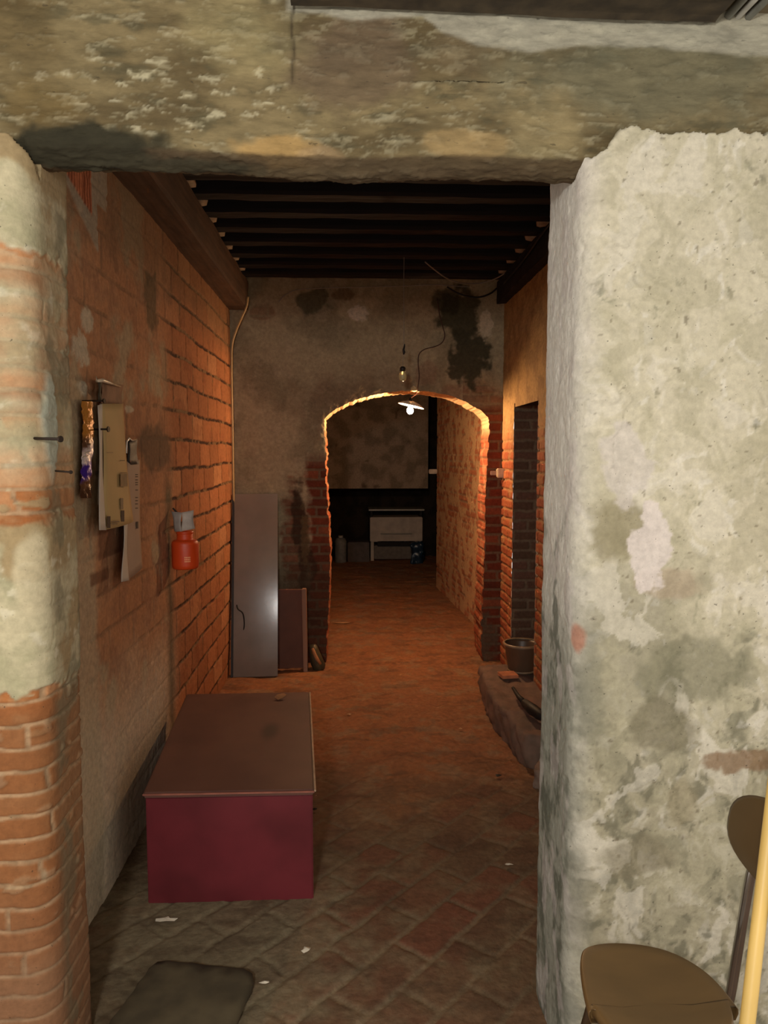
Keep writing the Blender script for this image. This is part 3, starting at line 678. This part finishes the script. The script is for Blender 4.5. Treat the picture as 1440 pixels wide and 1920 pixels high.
# grey cables on the ceiling, top right
for i, (x0, y0, x1_, y1_) in enumerate(((1346, 50, 1392, 0), (1364, 50, 1414, 0), (1384, 48, 1436, 0))):
    a_ = onZ(x0, y0 + 2, 2.448); b_ = onZ(x1_, y1_, 2.448); end = a_ + (b_ - a_)*5
    lab = ('leftmost', 'middle', 'rightmost')[i]
    m_ = (mat('grey_conduit', (112, 112, 104), .4), mat('pale_conduit', (176, 174, 164), .4), MATS['grey_conduit'])[i]
    cable('conduit', [a_, b_, end], .009 if i != 1 else .007, m_, '%s of three grey cables over the right pier at the ceiling' % lab, 3)
# old board in the ceiling above the lintel
bd_ = [onY(545, 6, 1.64), onY(1345, 40, 1.64)]
a_, b_ = bd_[0], bd_[1]
o = timber('ceiling_board', (a_[0], 1.575, a_[2]+.017), (b_[0], 1.575, b_[2]+.017), .15, .03, mat('greyed_board', (64, 54, 38), .9, 0, .35, 24, .5), 77)
tag(o, 'worn dark board at the ceiling just above the lintel', 'board')

# ================================================================== RED CHEST
zt = .39
c4 = [onZ(265, 1491, zt), onZ(590, 1476, zt), onZ(580, 1297, zt), onZ(350, 1301, zt)]
c4[0][1] = c4[1][1] = (c4[0][1]+c4[1][1])/2
ch = empty('storage_chest', (*(sum(c4)/4)[:2], 0)); tag(ch, 'low dark red chest with a dusty brown lid beside the left wall', 'chest')
o4 = [p - np.array(ch.location) for p in c4]
def shrink(poly, d):
    c = sum(poly)/len(poly); return [c[:2] + (p[:2]-c[:2])*(1 - d/np.linalg.norm(p[:2]-c[:2])) for p in poly]
RED = mat('dark_red_paint', (104, 36, 43), .38, 0, .22, 5, .08)
MB().prism(shrink(o4, .012), .0, zt-.022).build('body', RED, ch, bevel=.004)
lid = MB().prism([p[:2] for p in o4], zt-.020, zt)
mlid = mat('dusty_lid', (104, 68, 54), .6, 0, .25, 4, .1, c2=(90, 56, 46)); lo_ = lid.build('lid', mlid, ch, bevel=.005)
a_, b_ = o4[1], o4[2]
MB().tube([a_ + [0.002, 0, -.004-0], b_ + [.002, 0, -.004]], .004, 6).build('edge_strip', mat('pale_edge_strip', (186, 158, 130), .4), ch)
MB().tube([o4[0] + [0, -.003, -.006], a_ + [0, -.003, -.006]], .0035, 6).build('front_edge_strip', mat('worn_red_edge', (150, 92, 76), .5), ch)
# round dark burn mark on lid, as a thin disc of soot
p_ = onZ(506, 1371, zt)
nt = mlid.node_tree; N = nt.nodes; L = nt.links; bs = N['Principled BSDF']; src = bs.inputs['Base Color'].links[0].from_socket
tcn = N.new('ShaderNodeTexCoord'); sub = N.new('ShaderNodeVectorMath'); sub.operation = 'SUBTRACT'; sub.inputs[1].default_value = (p_[0]-ch.location[0], p_[1]-ch.location[1], zt)
scl = N.new('ShaderNodeVectorMath'); scl.operation = 'MULTIPLY'; scl.inputs[1].default_value = (1/.050, 1/.12, 0)
ln = N.new('ShaderNodeVectorMath'); ln.operation = 'LENGTH'; mrr = N.new('ShaderNodeMapRange'); mrr.interpolation_type = 'SMOOTHSTEP'
mrr.inputs[1].default_value = 1.0; mrr.inputs[2].default_value = .25; mrr.inputs[3].default_value = 0; mrr.inputs[4].default_value = .75
mxx = N.new('ShaderNodeMix'); mxx.data_type = 'RGBA'; mxx.inputs[7].default_value = (.018, .010, .008, 1)
L.new(tcn.outputs['Object'], sub.inputs[0]); L.new(sub.outputs[0], scl.inputs[0]); L.new(scl.outputs[0], ln.inputs[0]); L.new(ln.outputs['Value'], mrr.inputs[0])
L.new(mrr.outputs[0], mxx.inputs[0]); L.new(src, mxx.inputs[6]); L.new(mxx.outputs[2], bs.inputs['Base Color'])
pl = onZ(522, 1312, zt+.005)
mb = MB(); ang = 0
leaf = [(0, 0, 0), (.02, .012, .006), (.035, .03, .012), (.02, .04, .016), (.005, .05, .010), (-.008, .03, .014), (-.02, .016, .006)]
mb.add(leaf, [tuple(range(7))]); o = mb.build('dry_leaf', mat('dry_leaf_brown', (150, 104, 66), .8), None, solid=.002, loc=pl); tag(o, 'small dry curled leaf lying on the lid of the red chest', 'leaf')

# ================================================================== FLOOR SLAB lower left
sl = [onZ(292, 1796, .045), onZ(482, 1816, .045), onZ(436, 1922, .045), onZ(420, 1990, .045), onZ(150, 1990, .045), onZ(196, 1922, .045)]
o = rubble('stone_slab', [p[:2] for p in sl], 0.002, .045, mat('dark_slab_stone', (84, 74, 54), .85, 0, .25, 12, .4), 3, .004, .03)
tag(o, 'dark flat stone slab on the floor in front of the red chest', 'slab')

# ================================================================== THINGS ON THE LEFT WALL
PAP = mat('cream_paper', (196, 166, 112), .8, 0, .06, 6, .02); PAPW = mat('white_paper', (208, 198, 184), .8, 0, .04, 6, .02)
PAPG = mat('greyish_paper', (176, 150, 128), .8, 0, .05, 6, .02); INK = mat('print_ink', (70, 52, 40), .8, var=.1); INK2 = mat('faded_print', (140, 118, 88), .8, var=.1)
def page(name, corners, m, parent, bow=.008, n=14, k=8, thick=.0012):
    """bowed sheet spanned by 4 corners TL,TR,BR,BL; bulge towards +X"""
    TL, TR, BR, BL = [np.array(c, float) for c in corners]; vs = []
    for i in range(n+1):
        t = i/n
        for j in range(k+1):
            s_ = j/k; p = (TL*(1-s_)+TR*s_)*(1-t) + (BL*(1-s_)+BR*s_)*t
            p = p + np.array([bow*math.sin(math.pi*s_)*(.3+.7*t) + .003*math.sin(t*5+s_*2), 0, 0]); vs.append(p)
    fs = [(i*(k+1)+j, i*(k+1)+j+1, (i+1)*(k+1)+j+1, (i+1)*(k+1)+j) for i in range(n) for j in range(k)]
    return MB().add(vs, fs).build(name, m, parent, smooth=True, solid=thick)
def rel(pts, o): return [np.array(p) - np.array(o.location) for p in pts]
XW = XL + .022
# wall calendar / pad with a cream front sheet
org = onX(198, 757, XW)
cal = empty('calendar', org); tag(cal, 'large cream wall calendar curling open on a nail on the left wall', 'calendar')
def cx_(px, py, dx=0): return onX(px, py, XW + dx)
page('backing_sheet', rel([cx_(187, 757), cx_(226, 757), cx_(238, 950), cx_(185, 946, .0)], cal), PAPW, cal, .004)
page('front_sheet', rel([cx_(190, 757, .012), cx_(229, 757, .010), cx_(249, 978, .016), cx_(197, 994, .020)], cal), PAP, cal, .012)
page('curled_edge', rel([cx_(183, 760, .018), cx_(190, 757, .014), cx_(198, 994, .022), cx_(188, 994, .040)], cal), PAPW, cal, .004)
page('hanging_card', rel([cx_(190, 716, .006), cx_(230, 722, .004), cx_(228, 757, .006), cx_(191, 757, .008)], cal), mat('brown_card', (140, 104, 78), .8), cal, .004, 4, 4)
page('dark_loop', rel([cx_(183, 716, .016), cx_(190, 716, .012), cx_(191, 752, .012), cx_(186, 750, .016)], cal), mat('dark_folded_edge', (66, 60, 46), .8), cal, .004, 4, 2)
MB().tube([p for p in rel([cx_(180, 706, .014), cx_(182, 714, .02), cx_(192, 713, .02), cx_(206, 718, .018), cx_(226, 725, .012)], cal)], [.002, .005, .007, .005, .003], 7).build('twisted_tape', mat('pale_tape', (222, 206, 180), .25), cal, smooth=True)
def mark(px0, py0, px1, py1, dx, par, m, t=.0008):
    a, b, c, d = [onX(*q, XW + dx) for q in ((px0, py0), (px1, py0), (px1, py1), (px0, py1))]
    return MB().add([np.array(p) - np.array(par.location) for p in (a, b, c, d)], [(0, 1, 2, 3)]).build('print', m, par, solid=t)
mark(201, 968, 207, 990, .0295, cal, INK); mark(226, 934, 231, 955, .029, cal, INK2); mark(227, 957, 233, 978, .029, cal, INK)
mark(226, 888, 239, 912, .030, cal, mat('pale_print_block', (150, 122, 84), .8)); mark(209, 977, 224, 979, .031, cal, INK2); mark(209, 981, 220, 983, .031, cal, INK2)
mark(225, 863, 234, 864, .028, cal, INK); mark(226, 886, 238, 887, .030, cal, INK); mark(200, 848, 212, 849, .028, cal, INK2)
# second calendar strip further along
org = onX(250, 830, XW)
c2 = empty('calendar', org); tag(c2, 'long narrow printed calendar hanging behind the large cream one', 'calendar')
page('sheet', rel([cx_(236, 866, .004), cx_(261, 862, .004), cx_(266, 1064, .010), cx_(236, 1090, .014)], c2), PAPG, c2, .006)
page('curled_edge', rel([cx_(232, 975, .016), cx_(238, 970, .012), cx_(241, 1088, .020), cx_(229, 1091, .034)], c2), PAPW, c2, .003)
page('photo_header', rel([cx_(238, 826, .006), cx_(256, 824, .006), cx_(259, 870, .008), cx_(241, 872, .008)], c2), mat('dark_photo_print', (34, 34, 32), .6, 0, .5, 60), c2, .003, 5, 4)
MB().tube(rel([cx_(237, 850, .012), cx_(238, 828, .012), cx_(242, 822, .012), cx_(248, 826, .012), cx_(256, 824, .010)], c2), .003, 6).build('plastic_clip', mat('clear_white_plastic', (216, 206, 190), .2), c2, smooth=True)
for k, yy in enumerate((889, 893, 899, 904, 908, 918, 932, 938, 944, 952)):
    mark(254, yy, 258.5, yy+1.6, .012, c2, INK)
mark(256, 978, 259, 991, .014, c2, INK); mark(232, 961, 240, 966, .022, c2, INK)
# foil snack bag
org = onX(158, 750, XL + .03)
bag = empty('foil_bag', org); tag(bag, 'crinkled gold and brown foil bag with a purple stripe hanging on a nail', 'bag')
n, k = 36, 12; vs = []
for i in range(n+1):
    t_ = i/n
    for j in range(k+1):
        s_ = j/k; px = 149 + 20*s_ + 2*math.sin(t_*5); py = 752 + 182*t_
        p = onX(px, py, XL + .022); nx = .012*math.sin(math.pi*s_) + .007*float(fbm(np.array([s_*5.]), np.array([t_*16.]), 3, 4)[0]) + .006
        vs.append(p - org + np.array([nx + .0, 0, 0]))
fs = [(i*(k+1)+j, i*(k+1)+j+1, (i+1)*(k+1)+j+1, (i+1)*(k+1)+j) for i in range(n) for j in range(k)]
o = MB().add(vs, fs).build('wrapper', None, bag, smooth=True)
cc = np.zeros((n+1, k+1, 3)); T_, S_ = np.meshgrid(np.linspace(0, 1, n+1), np.linspace(0, 1, k+1), indexing='ij')
cc[:] = lin((112, 78, 54)); cc = mix(cc, full((196, 134, 60), T_), ss(.40, .34, T_)); cc = mix(cc, full((226, 214, 214), T_), ss(.05, .02, np.abs(T_ - .53 + .12*(S_-.5)) - .05))
cc = mix(cc, full((70, 44, 150), T_), ss(.03, 0, np.abs(T_ - .70 + .1*(S_-.5)) - .07)*(S_ < .6)); cc = mix(cc, full((60, 36, 26), T_), ss(.86, .95, T_)*.7)
setcol(o.data, cc)
fm = surf_mat('foil_wrapper', 30, .15, .5, rough=.28); fm.node_tree.nodes['Principled BSDF'].inputs['Metallic'].default_value = .2; o.data.materials.append(fm)
for i, (yy, xx, ww) in enumerate(((843, 163, 5), (850, 159, 8), (857, 156, 9))):
    a_ = onX(xx, yy, XL+.052); b_ = onX(xx+ww, yy-3, XL+.052)
    MB().tube([a_ - org, b_ - org], .0022, 5).build('printed_letter', PAPW, bag)
NAIL = mat('rusty_nail_iron', (44, 32, 24), .6, .4)
def nail(a, b, label, r=.0028, hr=.007):
    a = np.array(a); b = np.array(b); e_ = empty('nail', a); tag(e_, label, 'nail')
    d = (b-a)/np.linalg.norm(b-a)
    MB().tube([(0, 0, 0), b-a], r, 8).build('shank', NAIL, e_, smooth=True)
    MB().tube([b-a-d*.002, b-a+d*.002], hr, 10).build('head', NAIL, e_)
a_ = onX(152, 752, XL+.005); nail(a_, a_ + np.array([.075, -.015, 0]), 'long dark nail above the foil bag on the left wall')
a_ = onX(182, 805, XL+.01); b_ = onX(196, 805, XW+.035); nail((XL+.005, b_[1], b_[2]), (XW+.05, b_[1]-.01, b_[2]), 'round-headed nail pinning the large cream calendar', .003, .009)
a_ = onY(64, 822, YF+.01); nail(a_, a_ + np.array([.068, -.03, -.002]), 'thick rusty nail sticking out of the left pier, upper one', .0032, .007)
a_ = onY(104, 883, YF+.05); nail(a_, a_ + np.array([.045, -.03, -.002]), 'thin nail sticking out of the left pier, lower one', .0022, .004)

# orange flask with grey flaps
fc = onY(347, 1030, 3.42)
fl = empty('plastic_flask', (fc[0], 3.42, onY(347, 1066, 3.42)[2])); tag(fl, 'bright orange plastic flask hanging on the left brick wall', 'flask')
OR = mat('orange_plastic', (206, 68, 20), .45, 0, .06, 8, .03)
q_ = MB().lathe([(0, .003), (.052, .001), (.058, .006), (.060, .02), (.060, .112), (.058, .124), (.051, .131), (.038, .134), (.036, .138), (.035, .168), (.032, .173), (0, .174)], n=36).build('body', OR, fl, smooth=True)
MB().lathe([(.0345, .160), (.038, .162), (.038, .170), (.0345, .172)], n=30).build('neck_ring', OR, fl, smooth=True)
GP = mat('grey_flap_plastic', (150, 140, 132), .6)
page('flap', [(-.060, .004, .262), (-.012, -.012, .258), (-.008, -.030, .168), (-.040, -.010, .172)], GP, fl, .0, 6, 4, .003)
page('flap', [(-.010, -.015, .258), (.040, .0, .268), (.046, -.006, .184), (-.004, -.032, .174)], mat('pale_flap_plastic', (176, 164, 152), .6), fl, .0, 6, 4, .003)
q_ = MB().tube([(-.01, -.0, .17), (-.03, .01, .25), (-.055, .02, .275)], .004, 6).build('hook', NAIL, fl)
mk = MB()
for r_ in range(3):
    for c_ in range(4):
        th = math.radians(-78 + c_*6.5); rr = .0605; mk.box((rr*math.cos(th), rr*math.sin(th), .058 - r_*.009), (.0012, .0045, .0055), Matrix.Rotation(th, 3, 'Z'))
mk.build('printed_symbols', mat('pale_orange_print', (236, 170, 120), .6), fl)

# ================================================================== BY THE ARCH WALL, LEFT
pb = [onZ(442, 1262, 0), onZ(523, 1263, 0)]; zt_ = onY(480, 920, 5.19)[2]
pn = empty('metal_panel', ((pb[0][0]+pb[1][0])/2, 5.09, .006)); tag(pn, 'tall narrow grey metal panel leaning against the arch wall', 'panel')
wd = (pb[1][0]-pb[0][0])
MB().box((0, 0, zt_/2), (wd, .018, zt_)).build('sheet', mat('brushed_grey_metal', (136, 122, 110), .13, .0, .08, 6, .05, spec=.25), pn, bevel=.003)
MB().box((-wd/2 - .008, .004, zt_/2), (.014, .035, zt_)).build('dark_side_rim', mat('dark_panel_rim', (40, 30, 24), .6), pn, bevel=.002)
pn.rotation_euler = (math.radians(-12.8), 0, math.radians(2.9)); pn.location.y = 4.94
# brown board panel and plank
o = MB().box((0, 0, .275), (.20, .03, .55)).build('board', mat('brown_fibre_board', (110, 66, 48), .7, 0, .1, 10, .1), bevel=.003)
p_ = onZ(548, 1256, 0); o.location = (p_[0], 5.14, .004); o.rotation_euler = (math.radians(-5), 0, 0); tag(o, 'short brown board standing between the metal panel and the arch', 'board')
o = MB().box((0, 0, .285), (.028, .07, .57)).build('plank', mat('pale_brown_plank', (150, 112, 88), .7, 0, .2, 10, .2, stretch=(1, 1, .1)), bevel=.003)
p_ = onZ(573, 1262, 0); o.location = (p_[0]-.0, 5.06, .004); o.rotation_euler = (math.radians(-4), math.radians(-1.0), 0); tag(o, 'narrow upright plank leaning on the wall left of the arch', 'plank')
# clog-like shoe on its toe
p_ = onZ(594, 1262, 0)
sh = empty('rubber_shoe', (p_[0], 5.10, .0)); tag(sh, 'dark green rubber shoe standing at the foot of the arch', 'shoe')
def ringbody(rings, n=18):
    vs = []; 
    for (cx0, cy0, cz0, rx, ry) in rings:
        for k_ in range(n):
            th = 2*math.pi*k_/n; vs.append((cx0 + rx*math.cos(th), cy0 + ry*math.sin(th), cz0))
    fs = [(i*n+k_, i*n+(k_+1) % n, (i+1)*n+(k_+1) % n, (i+1)*n+k_) for i in range(len(rings)-1) for k_ in range(n)]
    fs += [tuple(range(n))[::-1], tuple(range((len(rings)-1)*n, len(rings)*n))]
    return MB().add(vs, fs)
ringbody([(.012, 0, .0, .020, .03), (.010, 0, .012, .042, .045), (.006, 0, .04, .050, .05), (-.006, 0, .08, .046, .05), (-.016, 0, .12, .038, .046), (-.022, 0, .155, .030, .04), (-.024, 0, .175, .022, .03)]).build('upper', mat('green_rubber', (66, 60, 40), .6), sh, smooth=True)
MB().tube([(-.030, -.042, .165), (-.016, -.052, .13), (.004, -.056, .09), (.026, -.050, .055)], [.010, .012, .012, .008], 8).build('insole_strip', mat('tan_strip', (170, 118, 74), .7), sh, smooth=True)
# white junction box on the arch wall near the right corner
jb = onY(938, 887, 5.215)
e_ = empty('junction_box', (jb[0]-.0, 5.215, jb[2])); tag(e_, 'small white junction box on the wall right of the arch', 'junction box')
MB().box((0, 0, 0), (.05, .05, .065)).build('housing', mat('offwhite_plastic', (206, 188, 160), .5), e_, bevel=.006)
MB().box((-.045, .012, .0), (.045, .02, .03)).build('cable_gland', mat('pinkish_plastic', (170, 138, 122), .5), e_, bevel=.004)

# ================================================================== LEDGE, BUCKET AND BITS ON THE RIGHT
LEDM = mat('rough_ledge_stone', (128, 100, 84), .9, 0, .3, 14, .6, c2=(104, 84, 70))
o = rubble('stone_ledge', [(.80, 4.62), (.775, 4.25), (.765, 3.97), (.82, 3.42), (1.10, 3.35), (1.10, 4.62)], -.01, .165, LEDM, 8, .025, .03)
tag(o, 'low rough masonry ledge at the foot of the right wall', 'ledge')
o = rubble('rubble_stone', [(.80, 3.22), (.90, 3.10), (1.04, 3.12), (1.04, 3.30), (.86, 3.32)], -.01, .09, mat('pale_stone', (132, 112, 98), .9, 0, .2, 15, .5), 11, .02, .025)
tag(o, 'low pale rubble stone in front of the masonry ledge', 'stone')
bk_ = empty('bucket', (1.035, 4.45, .175)); tag(bk_, 'round pale-rimmed bucket on the ledge behind the right pier', 'bucket')
BKM = mat('brown_bucket_plastic', (98, 76, 58), .4, 0, .1, 6, .03)
MB().lathe([(0, .004), (.074, .004), (.078, 0), (.082, .006), (.104, .150), (.108, .165), (.103, .165), (.099, .150), (.077, .012), (0, .012)], n=40).build('body', BKM, bk_, smooth=True)
MB().lathe([(.103, .160), (.116, .160), (.118, .168), (.112, .174), (.103, .172)], n=40).build('rim', mat('pale_bucket_rim', (150, 126, 98), .35), bk_, smooth=True)
MB().lathe([(.078, -.002), (.086, -.002), (.086, .006), (.082, .010)], n=36).build('base_ring', MATS['pale_bucket_rim'], bk_, smooth=True)
MB().lathe([(0, .12), (.04, .125), (.08, .122), (.098, .12)], n=24).build('contents', mat('dark_contents', (56, 36, 26), .25, 0, .4, 30, .6), bk_, smooth=True)
p_ = onZ(960, 1266, .175)
o = MB().box((0, 0, .01), (.10, .09, .02)).build('terracotta_tile', mat('terracotta_piece', (190, 118, 80), .8), bevel=.002); o.location = (p_[0]-.03, p_[1]-.03, .176); o.rotation_euler = (0, 0, .12)
tag(o, 'small flat terracotta tile lying beside the bucket', 'tile')
tl = empty('iron_tool', onZ(985, 1318, .22)); tag(tl, 'black iron hand tool lying on the masonry ledge', 'tool')
L0 = np.array(tl.location)
MB().tube([onZ(962, 1290, .22)-L0, onZ(972, 1306, .222)-L0, onZ(984, 1318, .22)-L0], [.009, .012, .016], 8).build('handle', mat('black_iron', (16, 14, 12), .6), tl, smooth=True)
MB().tube([onZ(984, 1318, .22)-L0, onZ(998, 1330, .22)-L0, onZ(1014, 1342, .218)-L0, onZ(1030, 1350, .215)-L0], [.022, .030, .026, .012], 8).build('blade', MATS['black_iron'], tl, smooth=True)

# ================================================================== FAR END THINGS
Yq = 10.25
s0, s1 = onY(694, 1050, Yq), onY(792, 1050, Yq)
stv = empty('stove', ((s0[0]+s1[0])/2, Yq, 0)); tag(stv, 'old pale kitchen stove in the dark hearth at the corridor end', 'stove')
wd = s1[0]-s0[0]; hz = onY(740, 968, Yq)[2]
STM = mat('dingy_enamel', (176, 158, 140), .5, 0, .15, 8, .05); DK = mat('dark_cavity', (24, 18, 14), .8)
MB().box((0, .2, hz*.71), (wd, .4, hz*.54)).build('body', STM, stv, bevel=.01)
MB().box((0, .22, hz*.20), (wd*.84, .34, hz*.30)).build('lower_cabinet', mat('dim_enamel', (104, 92, 80), .6), stv, bevel=.008)
MB().box((0, .16, hz*.40), (wd*.72, .30, hz*.12)).build('oven_slot', DK, stv, bevel=.004)
for sx_ in (-1, 1): MB().box((sx_*(wd/2-.03), .2, hz*.22), (.045, .38, hz*.44)).build('leg', STM, stv, bevel=.006)
MB().tube([(-wd*.3, -.02, hz*.62), (wd*.3, -.02, hz*.62)], .008, 8).build('rail', WIRE_G, stv)
MB().box((0, .18, hz+.09), (wd+.04, .46, .02)).build('top_plate', mat('pale_top_plate', (176, 166, 146), .3), stv, bevel=.004)
for sx_ in (-1, 1): MB().box((sx_*(wd/2-.02), .2, hz+.03), (.03, .36, .11)).build('bracket', DK, stv)
p_ = onZ(786, 1062, 0)
o = rubble('plastic_bag', [(p_[0]-.10, 9.95), (p_[0]+.06, 9.95), (p_[0]+.09, 10.12), (p_[0]-.06, 10.14)], 0, .30, mat('dark_blue_plastic', (28, 48, 66), .3), 5, .04, .03); tag(o, 'dark blue plastic bag on the floor beside the stove', 'bag')
p_ = onY(639, 1050, 10.2)
cn = empty('canister', (p_[0], 10.2, 0)); tag(cn, 'tall pale canister standing at the left of the dark hearth', 'canister')
MB().lathe([(0, 0), (.075, 0), (.08, .01), (.08, .30), (.06, .34), (.03, .35)], n=24).build('body', mat('pale_blue_plastic', (128, 132, 136), .5), cn, smooth=True)
MB().lathe([(.032, .345), (.034, .375), (0, .378)], n=16).build('cap', mat('white_cap', (190, 186, 180), .5), cn, smooth=True)
o = MB().box((0, 0, .14), (.30, .25, .28)).build('crate', mat('dim_grey_crate', (84, 72, 66), .7), bevel=.01); p_ = onY(672, 1050, 10.3); o.location = (p_[0], 10.3, 0.005); tag(o, 'low grey crate between the canister and the stove', 'crate')
p_ = onY(815, 884, 8.16)
o = MB().box((0, 0, 0), (.09, .06, .05)).build('fuse_box', mat('far_white_plastic', (170, 150, 130), .5), bevel=.006); o.location = (p_[0]-.02, 8.16, onY(820, 884, 8.16)[2]); tag(o, 'tiny pale box fixed high on the far right corridor wall', 'box')

# ================================================================== CHAIR
chair = empty('chair', (.62, 1.38, 0)); tag(chair, 'brown moulded chair with metal tube frame by the right pier', 'chair')
O = np.array(chair.location)
def sp(px, py, z=.45): return onZ(px, py, z)[:2] - O[:2]
far_ = [sp(1104, 1900), sp(1092, 1850), sp(1088, 1800), sp(1100, 1779), sp(1140, 1771), sp(1200, 1774), sp(1255, 1787), sp(1305, 1812), sp(1345, 1845), sp(1385, 1895)]
top_y = max(p[1] for p in far_)
midy = -.03
near_ = [np.array([p[0], 2*midy - p[1]]) for p in far_[1:-1][::-1]]
loop = [np.array([p[0], p[1], 0]) for p in far_ + near_]
lp = []
for i_ in range(len(loop)):
    a, b, c, d = [loop[(i_ + k_) % len(loop)] for k_ in (-1, 0, 1, 2)]
    for t in np.linspace(0, 1, 5, endpoint=False):
        lp.append(.5*((2*b) + (-a+c)*t + (2*a-5*b+4*c-d)*t*t + (-a+3*b-3*c+d)*t**3))
cen = sum(lp)/len(lp); mb = MB(); vs = []; n = len(lp)
lay = [(.80, -.028), (.97, -.020), (1.0, -.006), (.995, .003), (.97, .006), (.85, .002), (.5, -.010), (.0, -.014)]
for sc_, dz in lay:
    for p in lp: q_ = cen + (p - cen)*max(sc_, .002); vs.append((q_[0], q_[1], .45 + dz))
fs = [(i*n+k, i*n+(k+1) % n, (i+1)*n+(k+1) % n, (i+1)*n+k) for i in range(len(lay)-1) for k in range(n)] + [tuple(range(n))[::-1]]
SEAT = mat('brown_seat_veneer', (102, 78, 46), .42, 0, .14, 4, .03, stretch=(1, 3, 1))
mb.add(vs, fs).build('seat', SEAT, chair, smooth=True)
# backrest: rounded plate, far half in view, plane roughly across X
def bp(px, py, x): q_ = onX(px, py, x) - O; return q_
xb = .845
ctr = np.array([xb - O[0], 1.36 - O[1], .705]); n = 40; rings = []
mb = MB(); vs = []
for (sc_, dx) in ((.0, -.006), (.6, -.004), (.94, .0), (1.0, .006), (.97, .013), (.6, .011), (0, .010)):
    for k in range(n):
        th = 2*math.pi*k/n; cy, cz_ = math.cos(th), math.sin(th)
        ry, rz_ = .185, .092
        e_ = 2/2.6; y_ = ry*math.copysign(abs(cy)**e_, cy)*max(sc_, .002); z_ = rz_*math.copysign(abs(cz_)**e_, cz_)*max(sc_, .002)
        bend = -.9*y_*y_
        vs.append((ctr[0] + dx + bend + .12*z_, ctr[1] + y_, ctr[2] + z_))
fs = [(i*n+k, i*n+(k+1) % n, (i+1)*n+(k+1) % n, (i+1)*n+k) for i in range(6) for k in range(n)]
mb.add(vs, fs).build('backrest', mat('dark_brown_back_veneer', (84, 62, 32), .45, 0, .1, 5, .03), chair, smooth=True)
STEEL = mat('dark_chromed_tube', (160, 156, 152), .16, .95, .08, 10, 0)
top = onY(1408, 1640, 1.475) - O; bot = onY(1372, 1852, 1.475) - O
d_ = (top-bot)/(top[2]-bot[2])
foot = bot - d_*(bot[2]-.0)*1.0; foot[0] = bot[0] - .02
for sy in (0, 1):
    def mir(p): return np.array([p[0], (2*(1.36-O[1]) - p[1]) if sy else p[1], p[2]])
    tp = top + d_*.06 + np.array([.012, 0, 0])
    MB().tube([mir(p) for p in smooth_pts([np.array([bot[0]+.08, bot[1]+.02, .0]), np.array([bot[0]+.02, bot[1]+.01, .22]), bot - d_*.06, bot, top, tp], 6)], .0105, 12).build('back_post', STEEL, chair, smooth=True)
fx = float(far_[1][0])
for sy in (1, -1):
    yy = midy + sy*.11
    MB().tube(smooth_pts([(fx-.03, yy+sy*.03, 0), (fx+.035, yy, .30), (fx+.06, yy, .385), (fx+.10, yy-sy*.02, .402), (.04, yy-sy*.03, .404)], 6), .010, 12).build('leg', mat('brown_tube', (70, 52, 34), .4, .3), chair, smooth=True)

# ================================================================== BAMBOO POLE
p1 = onY(1402, 1920, 1.20); p2 = onY(1452, 1480, 1.34)
d_ = (p2-p1)/(p2[2]-p1[2]); b0 = p1 - d_*p1[2]; tmax = (1.625 - p1[1])/d_[1]; t1 = p1 + d_*tmax
n = 90; rs = []; pts = []
L = np.linalg.norm(t1-b0); nodes = [.06, .24, .43, .585+.02, .80, 1.0, 1.2, 1.4]
zn = [p1[2] + 0.0]
for i in range(n+1):
    t_ = i/n; p = b0 + (t1-b0)*t_; s_ = t_*L; r = .0128
    for nd in nodes:
        r += .0012*math.exp(-((s_-nd)/.006)**2)
    rs.append(r); pts.append(p)
o = MB().tube([p - b0 for p in pts], rs, 16).build('bamboo_pole', mat('pale_yellow_bamboo', (226, 190, 108), .45, 0, .10, 10, .05, stretch=(1, 1, .3)), smooth=True, loc=b0 + np.array([0, 0, .012]))
tag(o, 'pale yellow bamboo pole leaning in front of the brown chair', 'pole')

# ================================================================== FLOOR LITTER
WH = mat('white_scrap_paper', (214, 204, 184), .8)
def scrap(px, py, r, label, seed, m=WH, name='paper_scrap', cat='paper scrap'):
    rnd = random.Random(seed); p = onZ(px, py, .012); n = 9; vs = [(0, 0, .004 + .3*r)]
    for k in range(n):
        th = 2*math.pi*k/n; q = r*(.6+.6*rnd.random()); vs.append((q*math.cos(th), q*.8*math.sin(th), r*.35*rnd.random()))
    o = MB().add(vs, [(0, 1+k, 1+(k+1) % n) for k in range(n)]).build(name, m, solid=.0015, loc=p); tag(o, label, cat); return o
scrap(575, 1782, .016, 'crumpled white paper scrap on the floor in front of the chest', 1)
scrap(310, 1726, .034, 'long white paper scrap under the left front of the red chest', 2).scale = (1.0, .45, .6)
scrap(497, 1842, .012, 'small white paper scrap just right of the dark slab', 3).scale = (1.3, .6, .6)
scrap(955, 1621, .012, 'white paper fleck on the floor near the right pier', 4).scale = (1.3, .6, .6)
scrap(590, 1518, .010, 'dark pebble beside the right front corner of the red chest', 5, mat('dark_pebble', (34, 28, 22)), 'pebble', 'pebble')
scrap(934, 1455, .016, 'dark pebble on the brick floor close to the right pier', 6, MATS['dark_pebble'], 'pebble', 'pebble')
scrap(863, 1367, .014, 'pale leaf-like scrap on the uneven floor before the arch', 7, mat('pale_leaf', (180, 140, 96)), 'leaf_scrap', 'scrap')
scrap(655, 1340, .016, 'pale flake on the floor right of the chest back', 8, MATS['pale_leaf'], 'leaf_scrap', 'scrap')
scrap(640, 1168, .055, 'low pale heap of plaster crumbs beyond the arch', 9, mat('pale_crumbs', (170, 124, 86)), 'plaster_crumbs', 'crumbs').scale = (1.6, .6, .5)
